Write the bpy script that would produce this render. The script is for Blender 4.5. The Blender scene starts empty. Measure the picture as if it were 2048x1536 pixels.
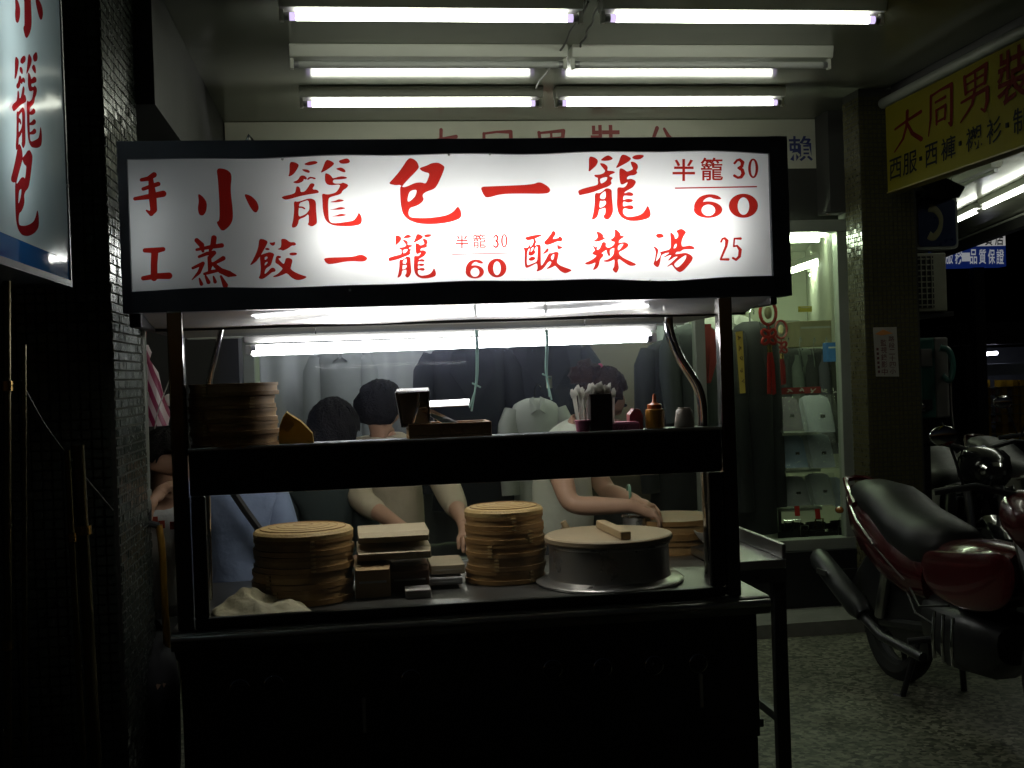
import bpy, bmesh, math, random
import numpy as np
from mathutils import Vector, Matrix
rnd = random.Random(7)
S = bpy.context.scene
COL = S.collection
# ------------------------------------------------------------------ camera
FPX = 2350.0; YAW = math.radians(7.85); ROLL = math.radians(2.0); CAMH = 1.5
PITCH = math.atan((745 - 768) / FPX)
_f = Vector((math.sin(YAW)*math.cos(PITCH), math.cos(YAW)*math.cos(PITCH), math.sin(PITCH)))
_r0 = Vector((math.cos(YAW), -math.sin(YAW), 0)); _u0 = _r0.cross(_f)
_r = _r0*math.cos(ROLL) - _u0*math.sin(ROLL); _u = _u0*math.cos(ROLL) + _r0*math.sin(ROLL)
cam_d = bpy.data.cameras.new('camera'); cam = bpy.data.objects.new('camera', cam_d); COL.objects.link(cam)
cam_d.sensor_width = 36; cam_d.lens = 36*FPX/2048; cam_d.clip_end = 400; cam_d.clip_start = 0.05
_m = Matrix((_r, _u, -_f)).transposed().to_4x4(); _m.translation = (0, 0, CAMH); cam.matrix_world = _m
S.camera = cam
# ------------------------------------------------------------------ world: night sky, no sun
w = bpy.data.worlds.new('World'); S.world = w; w.use_nodes = True
nt = w.node_tree; nt.nodes.clear()
sky = nt.nodes.new('ShaderNodeTexSky'); sky.sky_type = 'NISHITA'; sky.sun_disc = False
sky.sun_elevation = math.radians(-4); sky.sun_rotation = math.radians(200)
bg = nt.nodes.new('ShaderNodeBackground'); bg.inputs[1].default_value = 0.07
wo = nt.nodes.new('ShaderNodeOutputWorld'); nt.links.new(sky.outputs[0], bg.inputs[0]); nt.links.new(bg.outputs[0], wo.inputs[0])
S.view_settings.view_transform = 'Standard'; S.view_settings.look = 'None'
S.view_settings.exposure = 0.0; S.view_settings.gamma = 1.0; S.view_settings.use_curve_mapping = False
S.render.engine = 'CYCLES'
S.cycles.use_denoising = True
S.cycles.max_bounces = 8; S.cycles.diffuse_bounces = 4; S.cycles.glossy_bounces = 4; S.cycles.transparent_max_bounces = 12
S.cycles.caustics_reflective = False; S.cycles.caustics_refractive = False
S.cycles.sample_clamp_indirect = 4
# strengths of the fluorescent tubes (the only light in the place)
E_CEIL, E_CART, E_SIGN, E_LEFT, E_SHOP, E_FAR = 16.0, 34.0, 25.0, 9.0, 46.0, 16.0

# ------------------------------------------------------------------ pixel (2048x1536 photo) -> direction
def ray(x, y): return _f + _r*((x-1024)/FPX) + _u*((768-y)/FPX)
CP = Vector((0, 0, CAMH))
def PY(x, y, Y): d = ray(x, y); return CP + d*(Y/d.y)
def PZ(x, y, Z): d = ray(x, y); return CP + d*((Z-CAMH)/d.z)
def PX(x, y, X): d = ray(x, y); return CP + d*(X/d.x)

# ------------------------------------------------------------------ materials
MATS = {}
def mat(name, col, rough=.5, metal=0., var=.18, scale=14., bump=0., bscale=60., emit=0., spec=.5, coat=0., rvar=.1, sub=0):
    if name in MATS: return MATS[name]
    m = bpy.data.materials.new(name); m.use_nodes = True; MATS[name] = m
    t = m.node_tree; b = t.nodes['Principled BSDF']
    c = (*col, 1)
    b.inputs['Roughness'].default_value = rough; b.inputs['Metallic'].default_value = metal
    b.inputs['Specular IOR Level'].default_value = spec; b.inputs['Coat Weight'].default_value = coat
    tc = t.nodes.new('ShaderNodeTexCoord')
    n = t.nodes.new('ShaderNodeTexNoise'); n.inputs['Scale'].default_value = scale; n.inputs['Detail'].default_value = 5
    t.links.new(tc.outputs['Object'], n.inputs['Vector'])
    mx = t.nodes.new('ShaderNodeMix'); mx.data_type = 'RGBA'
    mx.inputs[6].default_value = (*[max(0, v*(1-var)) for v in col], 1); mx.inputs[7].default_value = (*[min(1, v*(1+var)) for v in col], 1)
    t.links.new(n.outputs['Fac'], mx.inputs[0]); t.links.new(mx.outputs[2], b.inputs['Base Color'])
    if rvar:
        mr = t.nodes.new('ShaderNodeMapRange'); mr.inputs[3].default_value = max(.02, rough-rvar); mr.inputs[4].default_value = min(1, rough+rvar)
        t.links.new(n.outputs['Fac'], mr.inputs[0]); t.links.new(mr.outputs[0], b.inputs['Roughness'])
    if bump:
        n2 = t.nodes.new('ShaderNodeTexNoise'); n2.inputs['Scale'].default_value = bscale; n2.inputs['Detail'].default_value = 4
        t.links.new(tc.outputs['Object'], n2.inputs['Vector'])
        bp = t.nodes.new('ShaderNodeBump'); bp.inputs['Strength'].default_value = bump; bp.inputs['Distance'].default_value = .01
        t.links.new(n2.outputs['Fac'], bp.inputs['Height']); t.links.new(bp.outputs[0], b.inputs['Normal'])
    if emit:
        b.inputs['Emission Color'].default_value = c; b.inputs['Emission Strength'].default_value = emit
    return m
def emitter(name, col, s):
    m = bpy.data.materials.new(name); m.use_nodes = True; t = m.node_tree; t.nodes.clear()
    e = t.nodes.new('ShaderNodeEmission'); e.inputs[0].default_value = (*col, 1); e.inputs[1].default_value = s
    o = t.nodes.new('ShaderNodeOutputMaterial'); t.links.new(e.outputs[0], o.inputs[0]); return m
def mixmat(name, build):
    m = bpy.data.materials.new(name); m.use_nodes = True; t = m.node_tree; t.nodes.clear()
    o = t.nodes.new('ShaderNodeOutputMaterial'); t.links.new(build(t), o.inputs[0]); return m
def sheet_mat(name, col, tr=.75, gloss=.06, rough=.1):
    """backlit plastic: translucent, a little diffuse, a glossy skin"""
    def b(t):
        tl = t.nodes.new('ShaderNodeBsdfTranslucent'); df = t.nodes.new('ShaderNodeBsdfDiffuse'); gl = t.nodes.new('ShaderNodeBsdfGlossy')
        tl.inputs[0].default_value = (*col, 1); df.inputs[0].default_value = (*col, 1); gl.inputs['Roughness'].default_value = rough
        tc = t.nodes.new('ShaderNodeTexCoord'); n = t.nodes.new('ShaderNodeTexNoise'); n.inputs['Scale'].default_value = 3.; n.inputs['Detail'].default_value = 4
        t.links.new(tc.outputs['Object'], n.inputs['Vector'])
        mr = t.nodes.new('ShaderNodeMapRange'); mr.inputs[1].default_value = .3; mr.inputs[2].default_value = .7
        mr.inputs[3].default_value = .86; mr.inputs[4].default_value = 1.
        t.links.new(n.outputs['Fac'], mr.inputs[0])
        mc = t.nodes.new('ShaderNodeMix'); mc.data_type = 'RGBA'; mc.blend_type = 'MULTIPLY'; mc.inputs[0].default_value = 1
        mc.inputs[6].default_value = (*col, 1); t.links.new(mr.outputs[0], mc.inputs[7]); t.links.new(mc.outputs[2], tl.inputs[0])
        bp = t.nodes.new('ShaderNodeBump'); bp.inputs['Strength'].default_value = .15; bp.inputs['Distance'].default_value = .02
        t.links.new(n.outputs['Fac'], bp.inputs['Height']); t.links.new(bp.outputs[0], gl.inputs['Normal'])
        a = t.nodes.new('ShaderNodeMixShader'); a.inputs[0].default_value = 1-tr
        t.links.new(tl.outputs[0], a.inputs[1]); t.links.new(df.outputs[0], a.inputs[2])
        c = t.nodes.new('ShaderNodeMixShader'); c.inputs[0].default_value = gloss
        t.links.new(a.outputs[0], c.inputs[1]); t.links.new(gl.outputs[0], c.inputs[2]); return c.outputs[0]
    return mixmat(name, b)
def film_mat(name, col, df=.1):
    """printed transparent ink: filters the light behind it"""
    def b(t):
        tr = t.nodes.new('ShaderNodeBsdfTransparent'); tr.inputs[0].default_value = (*col, 1)
        d = t.nodes.new('ShaderNodeBsdfDiffuse'); d.inputs[0].default_value = (*col, 1)
        a = t.nodes.new('ShaderNodeMixShader'); a.inputs[0].default_value = df
        t.links.new(tr.outputs[0], a.inputs[1]); t.links.new(d.outputs[0], a.inputs[2]); return a.outputs[0]
    return mixmat(name, b)
def glass_mat(name, tint=(1, 1, 1), gloss=.05, dust_haze=.03, dcol=(.7, .75, .85), rough=.02, scale=5., crinkle=0.):
    def b(t):
        tr = t.nodes.new('ShaderNodeBsdfTransparent'); tr.inputs[0].default_value = (*tint, 1)
        gl = t.nodes.new('ShaderNodeBsdfGlossy'); gl.inputs['Roughness'].default_value = rough
        d = t.nodes.new('ShaderNodeBsdfTranslucent'); d.inputs[0].default_value = (*dcol, 1)
        d2 = t.nodes.new('ShaderNodeBsdfDiffuse'); d2.inputs[0].default_value = (*dcol, 1)
        tc = t.nodes.new('ShaderNodeTexCoord'); n = t.nodes.new('ShaderNodeTexNoise'); n.inputs['Scale'].default_value = scale; n.inputs['Detail'].default_value = 6
        t.links.new(tc.outputs['Object'], n.inputs['Vector'])
        if crinkle:
            vo = t.nodes.new('ShaderNodeTexNoise'); vo.inputs['Scale'].default_value = 38.; vo.inputs['Detail'].default_value = 3; vo.inputs['Distortion'].default_value = 2.; t.links.new(tc.outputs['Object'], vo.inputs['Vector'])
            bp = t.nodes.new('ShaderNodeBump'); bp.inputs['Strength'].default_value = crinkle; bp.inputs['Distance'].default_value = .02
            t.links.new(vo.outputs['Fac'], bp.inputs['Height']); t.links.new(bp.outputs[0], gl.inputs['Normal'])
        mr = t.nodes.new('ShaderNodeMapRange'); mr.inputs[1].default_value = .35; mr.inputs[2].default_value = .75; mr.inputs[3].default_value = dust_haze*.4; mr.inputs[4].default_value = dust_haze*1.8
        t.links.new(n.outputs['Fac'], mr.inputs[0])
        q = t.nodes.new('ShaderNodeMixShader'); q.inputs[0].default_value = .5; t.links.new(d.outputs[0], q.inputs[1]); t.links.new(d2.outputs[0], q.inputs[2])
        a = t.nodes.new('ShaderNodeMixShader'); a.inputs[0].default_value = gloss
        t.links.new(tr.outputs[0], a.inputs[1]); t.links.new(gl.outputs[0], a.inputs[2])
        c = t.nodes.new('ShaderNodeMixShader'); t.links.new(mr.outputs[0], c.inputs[0])
        t.links.new(a.outputs[0], c.inputs[1]); t.links.new(q.outputs[0], c.inputs[2]); return c.outputs[0]
    return mixmat(name, b)

M_steel = mat('brushed_steel', (.42, .42, .41), .32, 1., .2, 12, .02, 60)
M_darksteel = mat('dark_stained_steel', (.05, .05, .055), .38, .55, .5, 6, .1, 40, rvar=.18)
M_cartbody = mat('cart_body_metal', (.022, .022, .022), .42, .3, .6, 5, .1, 30, rvar=.2)
M_chrome = mat('chrome_tube', (.6, .6, .6), .12, 1., .05, 30, rvar=.05)
M_black = mat('black_paint', (.012, .012, .014), .45, 0, .4, 8)
M_blackplastic = mat('black_plastic', (.015, .015, .016), .35, 0, .3, 20)
M_frame = mat('sign_frame_paint', (.075, .08, .1), .4, .2, .4, 9, .05)
M_white = mat('white_enamel', (.62, .63, .56), .35, 0, .08, 6)
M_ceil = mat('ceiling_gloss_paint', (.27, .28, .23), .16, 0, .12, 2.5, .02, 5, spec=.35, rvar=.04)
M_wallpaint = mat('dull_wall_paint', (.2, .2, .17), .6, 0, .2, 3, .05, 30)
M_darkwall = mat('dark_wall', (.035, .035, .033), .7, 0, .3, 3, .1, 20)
M_alu = mat('aluminium_frame', (.34, .37, .32), .42, .35, .1, 12)
M_tile = mat('glazed_mosaic_tile', (.075, .07, .035), .22, 0, .45, 55, 0, rvar=.1)
M_tilel = mat('blue_green_mosaic_tile', (.03, .037, .03), .25, 0, .5, 55, 0, rvar=.1)
M_grout = mat('tile_grout', (.03, .03, .024), .85, 0, .2, 40)
M_bamboo = mat('bamboo_strip', (.36, .22, .085), .5, 0, .35, 22, .15, 90)
M_bamboo2 = mat('bamboo_band', (.27, .15, .05), .5, 0, .35, 25, .15, 90)
M_bamboolid = mat('bamboo_weave', (.46, .32, .13), .55, 0, .35, 60, .3, 120)
M_wood = mat('pale_wood', (.42, .31, .17), .5, 0, .3, 11, .1, 60)
M_rubber = mat('tyre_rubber', (.012, .012, .012), .8, 0, .2, 20)
M_red = mat('red_motor_paint', (.05, .003, .005), .22, 0, .12, 6, coat=.4)
M_seat = mat('black_seat_vinyl', (.011, .012, .012), .45, 0, .25, 30, .12, 220)
M_gold = mat('brass', (.55, .36, .12), .25, 1., .2, 20)
M_hair = mat('black_hair', (.007, .006, .006), .7, 0, .5, 60, .8, 130, spec=.2)
M_hairr = mat('reddish_brown_hair', (.022, .008, .004), .7, 0, .5, 60, .8, 130, spec=.25)
M_skin = mat('skin', (.48, .29, .19), .55, 0, .12, 18, .04, 120)
M_eye = mat('eye_dark', (.01, .01, .01), .2)
M_yellowsign = mat('yellow_sign_paint', (.115, .1, .004), .7, 0, .15, 4, spec=.08)
M_redink = mat('dark_red_lettering', (.07, .006, .003), .7, spec=.05)
M_blueink = mat('blue_lettering', (.03, .04, .16), .5)
M_blackink = mat('black_lettering', (.01, .01, .01), .7, spec=.05)
M_tubeoff = mat('unlit_tube_glass', (.55, .56, .54), .2, 0, .05)

# ------------------------------------------------------------------ mesh helpers
class MB:
    def __init__(s): s.v = []; s.f = []
    def add(s, vs, fs):
        o = len(s.v); s.v += [tuple(v) for v in vs]; s.f += [tuple(i+o for i in f) for f in fs]; return s
    def box(s, a, b):
        x0, y0, z0 = a; x1, y1, z1 = b
        if x0 > x1: x0, x1 = x1, x0
        if y0 > y1: y0, y1 = y1, y0
        if z0 > z1: z0, z1 = z1, z0
        return s.add([(x0,y0,z0),(x1,y0,z0),(x1,y1,z0),(x0,y1,z0),(x0,y0,z1),(x1,y0,z1),(x1,y1,z1),(x0,y1,z1)],
              [(0,3,2,1),(4,5,6,7),(0,1,5,4),(1,2,6,5),(2,3,7,6),(3,0,4,7)])
    def tube(s, pts, r, n=10, cap=True, sq=False):
        pts = [Vector(p) for p in pts]; k = len(pts)
        rs = r if isinstance(r, (list, tuple)) else [r]*k
        ring = []; prev = None
        for i, p in enumerate(pts):
            d = (pts[min(i+1, k-1)] - pts[max(i-1, 0)]).normalized()
            if prev is None:
                a = Vector((0, 0, 1)) if abs(d.z) < .9 else Vector((0, 1, 0)); u = d.cross(a).normalized()
            else: u = (prev - d*prev.dot(d)).normalized()
            prev = u; v = d.cross(u)
            for j in range(n):
                t = 2*math.pi*(j+.5)/n; ring.append(p + (u*math.cos(t) + v*math.sin(t))*rs[i])
        fs = [(i*n+j, i*n+(j+1)%n, (i+1)*n+(j+1)%n, (i+1)*n+j) for i in range(k-1) for j in range(n)]
        if cap: fs += [tuple(range(n))[::-1], tuple((k-1)*n+j for j in range(n))]
        return s.add(ring, fs)
    def lathe(s, prof, c=(0, 0, 0), n=28, sx=1, sy=1):
        vs = [(c[0]+r*math.cos(2*math.pi*j/n)*sx, c[1]+r*math.sin(2*math.pi*j/n)*sy, c[2]+z) for r, z in prof for j in range(n)]
        k = len(prof); fs = [(i*n+j, i*n+(j+1)%n, (i+1)*n+(j+1)%n, (i+1)*n+j) for i in range(k-1) for j in range(n)]
        if prof[0][0] > 1e-4: fs.append(tuple(range(n))[::-1])
        if prof[-1][0] > 1e-4: fs.append(tuple((k-1)*n+j for j in range(n)))
        return s.add(vs, fs)
    def loft(s, secs, cap=True):
        n = len(secs[0]); k = len(secs); vs = [p for q in secs for p in q]
        fs = [(i*n+j, i*n+(j+1)%n, (i+1)*n+(j+1)%n, (i+1)*n+j) for i in range(k-1) for j in range(n)]
        if cap: fs += [tuple(range(n))[::-1], tuple((k-1)*n+j for j in range(n))]
        return s.add(vs, fs)
    def ball(s, c, r, n=14, m=9):
        rx, ry, rz = (r, r, r) if not isinstance(r, (tuple, list)) else r
        prof = [(math.sin(math.pi*i/m), -math.cos(math.pi*i/m)) for i in range(m+1)]
        vs = [(c[0]+rx*a*math.cos(2*math.pi*j/n), c[1]+ry*a*math.sin(2*math.pi*j/n), c[2]+rz*b) for a, b in prof for j in range(n)]
        return s.add(vs, [(i*n+j, i*n+(j+1)%n, (i+1)*n+(j+1)%n, (i+1)*n+j) for i in range(m) for j in range(n)])
    def grid(s, fn, nu, nv):
        vs = [fn(i/nu, j/nv) for i in range(nu+1) for j in range(nv+1)]
        return s.add(vs, [(i*(nv+1)+j, (i+1)*(nv+1)+j, (i+1)*(nv+1)+j+1, i*(nv+1)+j+1) for i in range(nu) for j in range(nv)])
    def build(s, name, m, parent=None, smooth=False, bevel=0., solid=0., sub=0, angle=40):
        me = bpy.data.meshes.new(name); me.from_pydata(s.v, [], s.f)
        bm = bmesh.new(); bm.from_mesh(me); bmesh.ops.remove_doubles(bm, verts=bm.verts, dist=1e-6)
        bmesh.ops.recalc_face_normals(bm, faces=bm.faces); bm.to_mesh(me); bm.free()
        o = bpy.data.objects.new(name, me); COL.objects.link(o); me.materials.append(m)
        if smooth:
            for p in me.polygons: p.use_smooth = True
            try: me.set_sharp_from_angle(angle=math.radians(angle))
            except Exception: pass
        if solid: q = o.modifiers.new('so', 'SOLIDIFY'); q.thickness = solid; q.offset = 0
        if bevel: q = o.modifiers.new('be', 'BEVEL'); q.width = bevel; q.segments = 2; q.limit_method = 'ANGLE'
        if sub: q = o.modifiers.new('su', 'SUBSURF'); q.levels = sub; q.render_levels = sub
        if parent is not None: attach(o, parent)
        return o
def attach(o, p):
    o.parent = p; o.matrix_parent_inverse = wm(p).inverted()
def wm(o):
    m = Matrix.LocRotScale(o.location, o.rotation_euler, o.scale)
    return m if o.parent is None else wm(o.parent) @ o.matrix_parent_inverse @ m
def tag(o, label=None, cat=None, group=None, kind=None):
    if label: o['label'] = label
    if cat: o['category'] = cat
    if group: o['group'] = group
    if kind: o['kind'] = kind
    return o
def thing(name, label, cat, loc=(0, 0, 0), group=None):
    e = bpy.data.objects.new(name, None); COL.objects.link(e); e.location = loc; e.empty_display_size = .1
    return tag(e, label, cat, group)
def struct(o): o['kind'] = 'structure'; return o
def B(a, b): return MB().box(a, b)
def copy_tree(o, parent=None, first=True):
    c = o.copy(); COL.objects.link(c)
    if parent is not None: c.parent = parent; c.matrix_parent_inverse = o.matrix_parent_inverse.copy()
    for ch in list(o.children): copy_tree(ch, c, False)
    return c

# ------------------------------------------------------------------ lettering
def chaikin(p, it=2):
    for _ in range(it):
        q = []
        for i in range(len(p)):
            a, b = p[i], p[(i+1) % len(p)]
            q += [(a[0]*.78+b[0]*.22, a[1]*.78+b[1]*.22), (a[0]*.22+b[0]*.78, a[1]*.22+b[1]*.78)]
        p = q
    return p
def pairs(l): return [(l[i], l[i+1]) for i in range(0, len(l), 2)]
def sd_poly(X, Y, p):
    d = np.full(X.shape, 1e9); ins = np.zeros(X.shape, bool); n = len(p)
    for i in range(n):
        ax, ay = p[i]; bx, by = p[(i+1) % n]; ex, ey = bx-ax, by-ay; l = ex*ex+ey*ey
        if l < 1e-12: continue
        t = np.clip(((X-ax)*ex+(Y-ay)*ey)/l, 0, 1); d = np.minimum(d, (X-ax-t*ex)**2+(Y-ay-t*ey)**2)
        if ay != by:
            c = ((ay > Y) != (by > Y)) & (X < (bx-ax)*(Y-ay)/(by-ay)+ax); ins ^= c
    d = np.sqrt(d); return np.where(ins, -d, d)
def sd_stroke(X, Y, p):
    d = np.full(X.shape, 1e9)
    for (ax, ay, ar), (bx, by, br) in zip(p, p[1:]):
        ex, ey = bx-ax, by-ay; l = ex*ex+ey*ey+1e-9; t = np.clip(((X-ax)*ex+(Y-ay)*ey)/l, 0, 1)
        d = np.minimum(d, np.sqrt((X-ax-t*ex)**2+(Y-ay-t*ey)**2)-(ar+(br-ar)*t))
    return d
def glyph(spec, res=110, grow=0.):
    """spec: list of ('p'|'h'|'s', numbers) -> (verts2d, faces) in the spec's own units, y down"""
    P = []; 
    for k, l in spec:
        P.append((k, [(l[i], l[i+1], l[i+2]) for i in range(0, len(l), 3)] if k == 's' else chaikin(pairs(l))))
    xs = [q[0] for k, l in P for q in l]; ys = [q[1] for k, l in P for q in l]
    mr = max([q[2] for k, l in P if k == 's' for q in l] + [0])+grow
    x0, x1, y0, y1 = min(xs)-mr-1, max(xs)+mr+1, min(ys)-mr-1, max(ys)+mr+1
    h = max(x1-x0, y1-y0)/res; nx = int((x1-x0)/h)+2; ny = int((y1-y0)/h)+2
    gx = x0+h*np.arange(nx); gy = y0+h*np.arange(ny); X, Y = np.meshgrid(gx, gy)
    D = np.full(X.shape, 1e9)
    for k, l in P:
        if k == 'p': D = np.minimum(D, sd_poly(X, Y, l))
        elif k == 's': D = np.minimum(D, sd_stroke(X, Y, l))
    for k, l in P:
        if k == 'h': D = np.maximum(D, -sd_poly(X, Y, l))
        if k == 'q': D = np.minimum(D, sd_poly(X, Y, l))
    D = D-grow; vs = []; fs = []; vid = {}
    def V(key, x, y):
        if key not in vid: vid[key] = len(vs); vs.append((x, y))
        return vid[key]
    for j in range(ny-1):
        run = None
        for i in range(nx-1):
            c = [D[j, i], D[j, i+1], D[j+1, i+1], D[j+1, i]]; ins = [q < 0 for q in c]
            if all(ins):
                if run is None: run = i
                if i < nx-2 and (D[j, i+1] < 0) and (D[j, i+2] < 0) and (D[j+1, i+2] < 0) and (D[j+1, i+1] < 0): continue
                fs.append([V((run, j), gx[run], gy[j]), V((i+1, j), gx[i+1], gy[j]), V((i+1, j+1), gx[i+1], gy[j+1]), V((run, j+1), gx[run], gy[j+1])]); run = None
                continue
            if not any(ins): continue
            pt = [(i, j), (i+1, j), (i+1, j+1), (i, j+1)]; poly = []
            for a in range(4):
                b = (a+1) % 4
                if ins[a]: poly.append(V(pt[a], gx[pt[a][0]], gy[pt[a][1]]))
                if ins[a] != ins[b]:
                    t = c[a]/(c[a]-c[b]); xa, ya = gx[pt[a][0]], gy[pt[a][1]]; xb, yb = gx[pt[b][0]], gy[pt[b][1]]
                    poly.append(V(tuple(sorted((pt[a], pt[b]))), xa+(xb-xa)*t, ya+(yb-ya)*t))
            if len(poly) > 2: fs.append(poly)
    return vs, fs
FONTC = {}
def fontglyph(ch, off=.0):
    key = (ch, off)
    if key in FONTC: return FONTC[key]
    c = bpy.data.curves.new('t', 'FONT'); c.body = ch; c.offset = off; c.resolution_u = 3
    o = bpy.data.objects.new('t', c); COL.objects.link(o)
    dg = bpy.context.evaluated_depsgraph_get(); me = bpy.data.meshes.new_from_object(o.evaluated_get(dg))
    vs = [(v.co.x, -v.co.y) for v in me.vertices]; fs = [list(p.vertices) for p in me.polygons]
    bpy.data.objects.remove(o); bpy.data.curves.remove(c); bpy.data.meshes.remove(me)
    FONTC[key] = (vs, fs); return FONTC[key]
def put_glyph(g, fn, m, parent, name='character'):
    vs, fs = g; mb = MB(); mb.add([fn(x, y) for x, y in vs], fs)
    me = bpy.data.meshes.new(name); me.from_pydata(mb.v, [], mb.f); me.materials.append(m)
    o = bpy.data.objects.new(name, me); COL.objects.link(o)
    if parent is not None: attach(o, parent)
    return o
def boxfit(g, box, fn):
    """map glyph bounds to box (x0,y0,x1,y1) then through fn"""
    vs = g[0]; xs = [v[0] for v in vs]; ys = [v[1] for v in vs]; a, b, c, d = min(xs), max(xs), min(ys), max(ys)
    x0, y0, x1, y1 = box
    return lambda x, y: fn(x0+(x-a)/(b-a+1e-9)*(x1-x0), y0+(y-c)/(d-c+1e-9)*(y1-y0))
def ell(cx, cy, rx, ry, n=24): return [v for i in range(n) for v in (cx+rx*math.cos(2*math.pi*i/n), cy+ry*math.sin(2*math.pi*i/n))]

G = {}
G['long'] = [('p', [23,18,32,18,42,23,38,32,30,43,20,47,23,40]), ('p', [50,22,62,17,73,16,78,19,74,22,62,25,54,24]), ('p', [46,32,56,32,62,35,62,39,58,39,50,36]),
 ('p', [93,13,103,16,110,21,103,28,92,35,82,40,86,32]), ('p', [116,16,128,12,135,11,140,17,136,21,122,22]), ('p', [111,31,122,28,130,33,131,38,126,38,117,34]),
 ('p', [44,44,52,44,57,49,55,53,51,50,49,56,38,60,28,57,39,53]), ('p', [57,50,62,46,72,48,74,50,72,52,64,49,57,54]),
 ('p', [36,65,41,65,44,70,44,76,52,75,58,68,63,59,69,59,72,62,66,71,76,71,80,76,78,78,50,82,18,91,12,90,6,85,33,79,35,72]),
 ('p', [31,93,40,95,62,87,74,92,74,110,76,132,75,137,66,143,57,138,60,135,60,117,53,124,41,128,40,136,36,143,29,145,27,141,30,130,32,110]),
 ('h', [42,97,50,94,59,91,61,100,61,110,55,118,41,124,40,115,41,107]), ('q', [42,103,50,104,54,108,53,110,46,106,41,107]),
 ('p', [92,39,100,42,105,47,106,50,122,45,133,47,134,50,118,52,107,52,106,58,112,60,123,59.5,125,57,137,62,133,68,125,73,122,80,103,85,98,88,97,100,98,118,99,130,103,135,112,136,140,132,147,130,153,122,156,114,162,124,162,134,158,139,140,142,110,141,98,136,91,128,87,112,86,90,85,78,96,81,112,77,118,69,121,61,105,63,96,62,91,56,91,45]),
 ('p', [97,95,110,93,118,89,130,92,120,95,108,96]), ('p', [98,110,110,108,121,104,133,107,120,110,108,110]), ('p', [99,123,112,121,122,117,135,120,122,123,110,123])]
G['bao'] = [('p', [45,10,55,12,62,18,65,26,65,30,58,38,46,50,35,62,33,66,29,62,20,63,6,60,17,49,30,33]),
 ('p', [65,30,80,25,90,20,102,19,111,24,115,28,110,42,102,60,95,70,80,75,74,79,72,83,75,90,70,97,60,103,48,106,45,114,46,121,50,125,75,126,100,124,120,120,132,113,140,102,146,112,147,121,144,127,125,134,95,138,65,137,45,130,34,118,30,100,29,80,29,64,36,67,45,64,58,58,70,57,78,60,82,52,86,40,77,38,70,35]),
 ('h', [47,74,60,71,61,75,58,84,50,92,44,95,43,90])]
G['long2'] = [('p', [34,13,44,15,50,19,52,24,48,32,40,39,33,45,34,35]), ('p', [57,21,66,14,73,11,79,14,83,18,76,21,66,22]),
 ('p', [56,27,64,28,70,32,72,36,70,43,82,43,88,46,77,50,74,54,83,57,78,62,79,66,80,69,72,75,62,78,40,87,16,92,14,92,11,83,30,77,52,72,53,66,52,61,53,57,47,55,44,51,55,51,64,48,68,43,64,38,59,32]),
 ('h', [56,58,72,54,71,61,66,66,58,70,56,64]),
 ('p', [46,88,55,89,62,85,69,78,80,81,80,92,82,112,83,125,79,136,72,143,67,141,63,136,68,130,68,117,60,120,54,121,53,130,49,139,39,144,43,130,46,110]),
 ('h', [56,92,62,86.5,68,83,69,95,66,101,61,101,56,100]), ('h', [56,103,61,104.5,66,103,69,105,69,111,63,117,54.5,119,55,111]),
 ('p', [100,10,108,10,117,15,120,18,114,24,103,30,88,38,94,28]), ('p', [122,15,128,11,138,10,147,11,142,17,133,19.5,125,18]),
 ('p', [119,24,127,25,133,30,134,36,130,43,133,46,128,51,116,52,111,56,111,61,120,59,127,62,130,66,124,76,113,82,106,86,105,90,115,86,122,88,125,91,122,94,112,93,104,93,102.5,104,112,100,121,101,124,103,121,106,114,107.5,106,105,103,106,103,117,112,114,121,113.5,125,117,124,120,118,122,108,118.5,103,121,103,129,107,135,116,138,134,135,144,130,150,122,154,113,159,125,160,134,155,140,135,145,115,145,102,139,94,129,91,112,92,90,92,76,104,78,110,74,113,68,115,64,100,72,97,62,96,48,97,37,106,40,111,45,118,43,125,39,121,31])]
G['yi'] = [('p', [17.6,30.2,24,30,48,29,52.5,27.2,57.5,30,59,32.5,57,34.5,42,34.3,30,34.5,21.5,37,19.5,35])]
G['yi2'] = [('p', [122.5,73.8,140,73.5,145,71.8,148,73,149.3,74.5,147,76.5,138,75.8,126,78.2,123.5,76.5])]
G['xiao'] = [('p', [58,19.8,64,20.5,67.5,23.5,66.5,33,68,45,68,51,66,55,61.5,58.5,57.8,52.5,60,51.5,59.8,40,59,27]),
 ('p', [46.8,35,50,37,52.5,41,52,46,50,48.8,47.5,48,46.8,44,47.5,40]), ('p', [74.5,35.2,79,36.5,82.5,40,83.8,44,82.2,47,80,46,77,41])]
G['shou'] = [('s', [20.5,24,1.2,17,26.3,1,13,27,.8]), ('s', [14,32.5,.8,23,29.5,1]), ('s', [9,38.4,.8,18,37,1.2,26,35.4,1.4]), ('s', [18.5,26,1,19.5,36,1.7,20.3,45,1.5,18.8,47.5,1,16,45.5,.4])]
G['gong'] = [('s', [15,69.5,1,22,69.5,1.3,26,68.8,1]), ('s', [21,70,1.6,20.5,78,1.5,20.5,86,1.5]), ('s', [14,86.3,1,22,85,1.3,29.5,84.8,1.5])]
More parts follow.
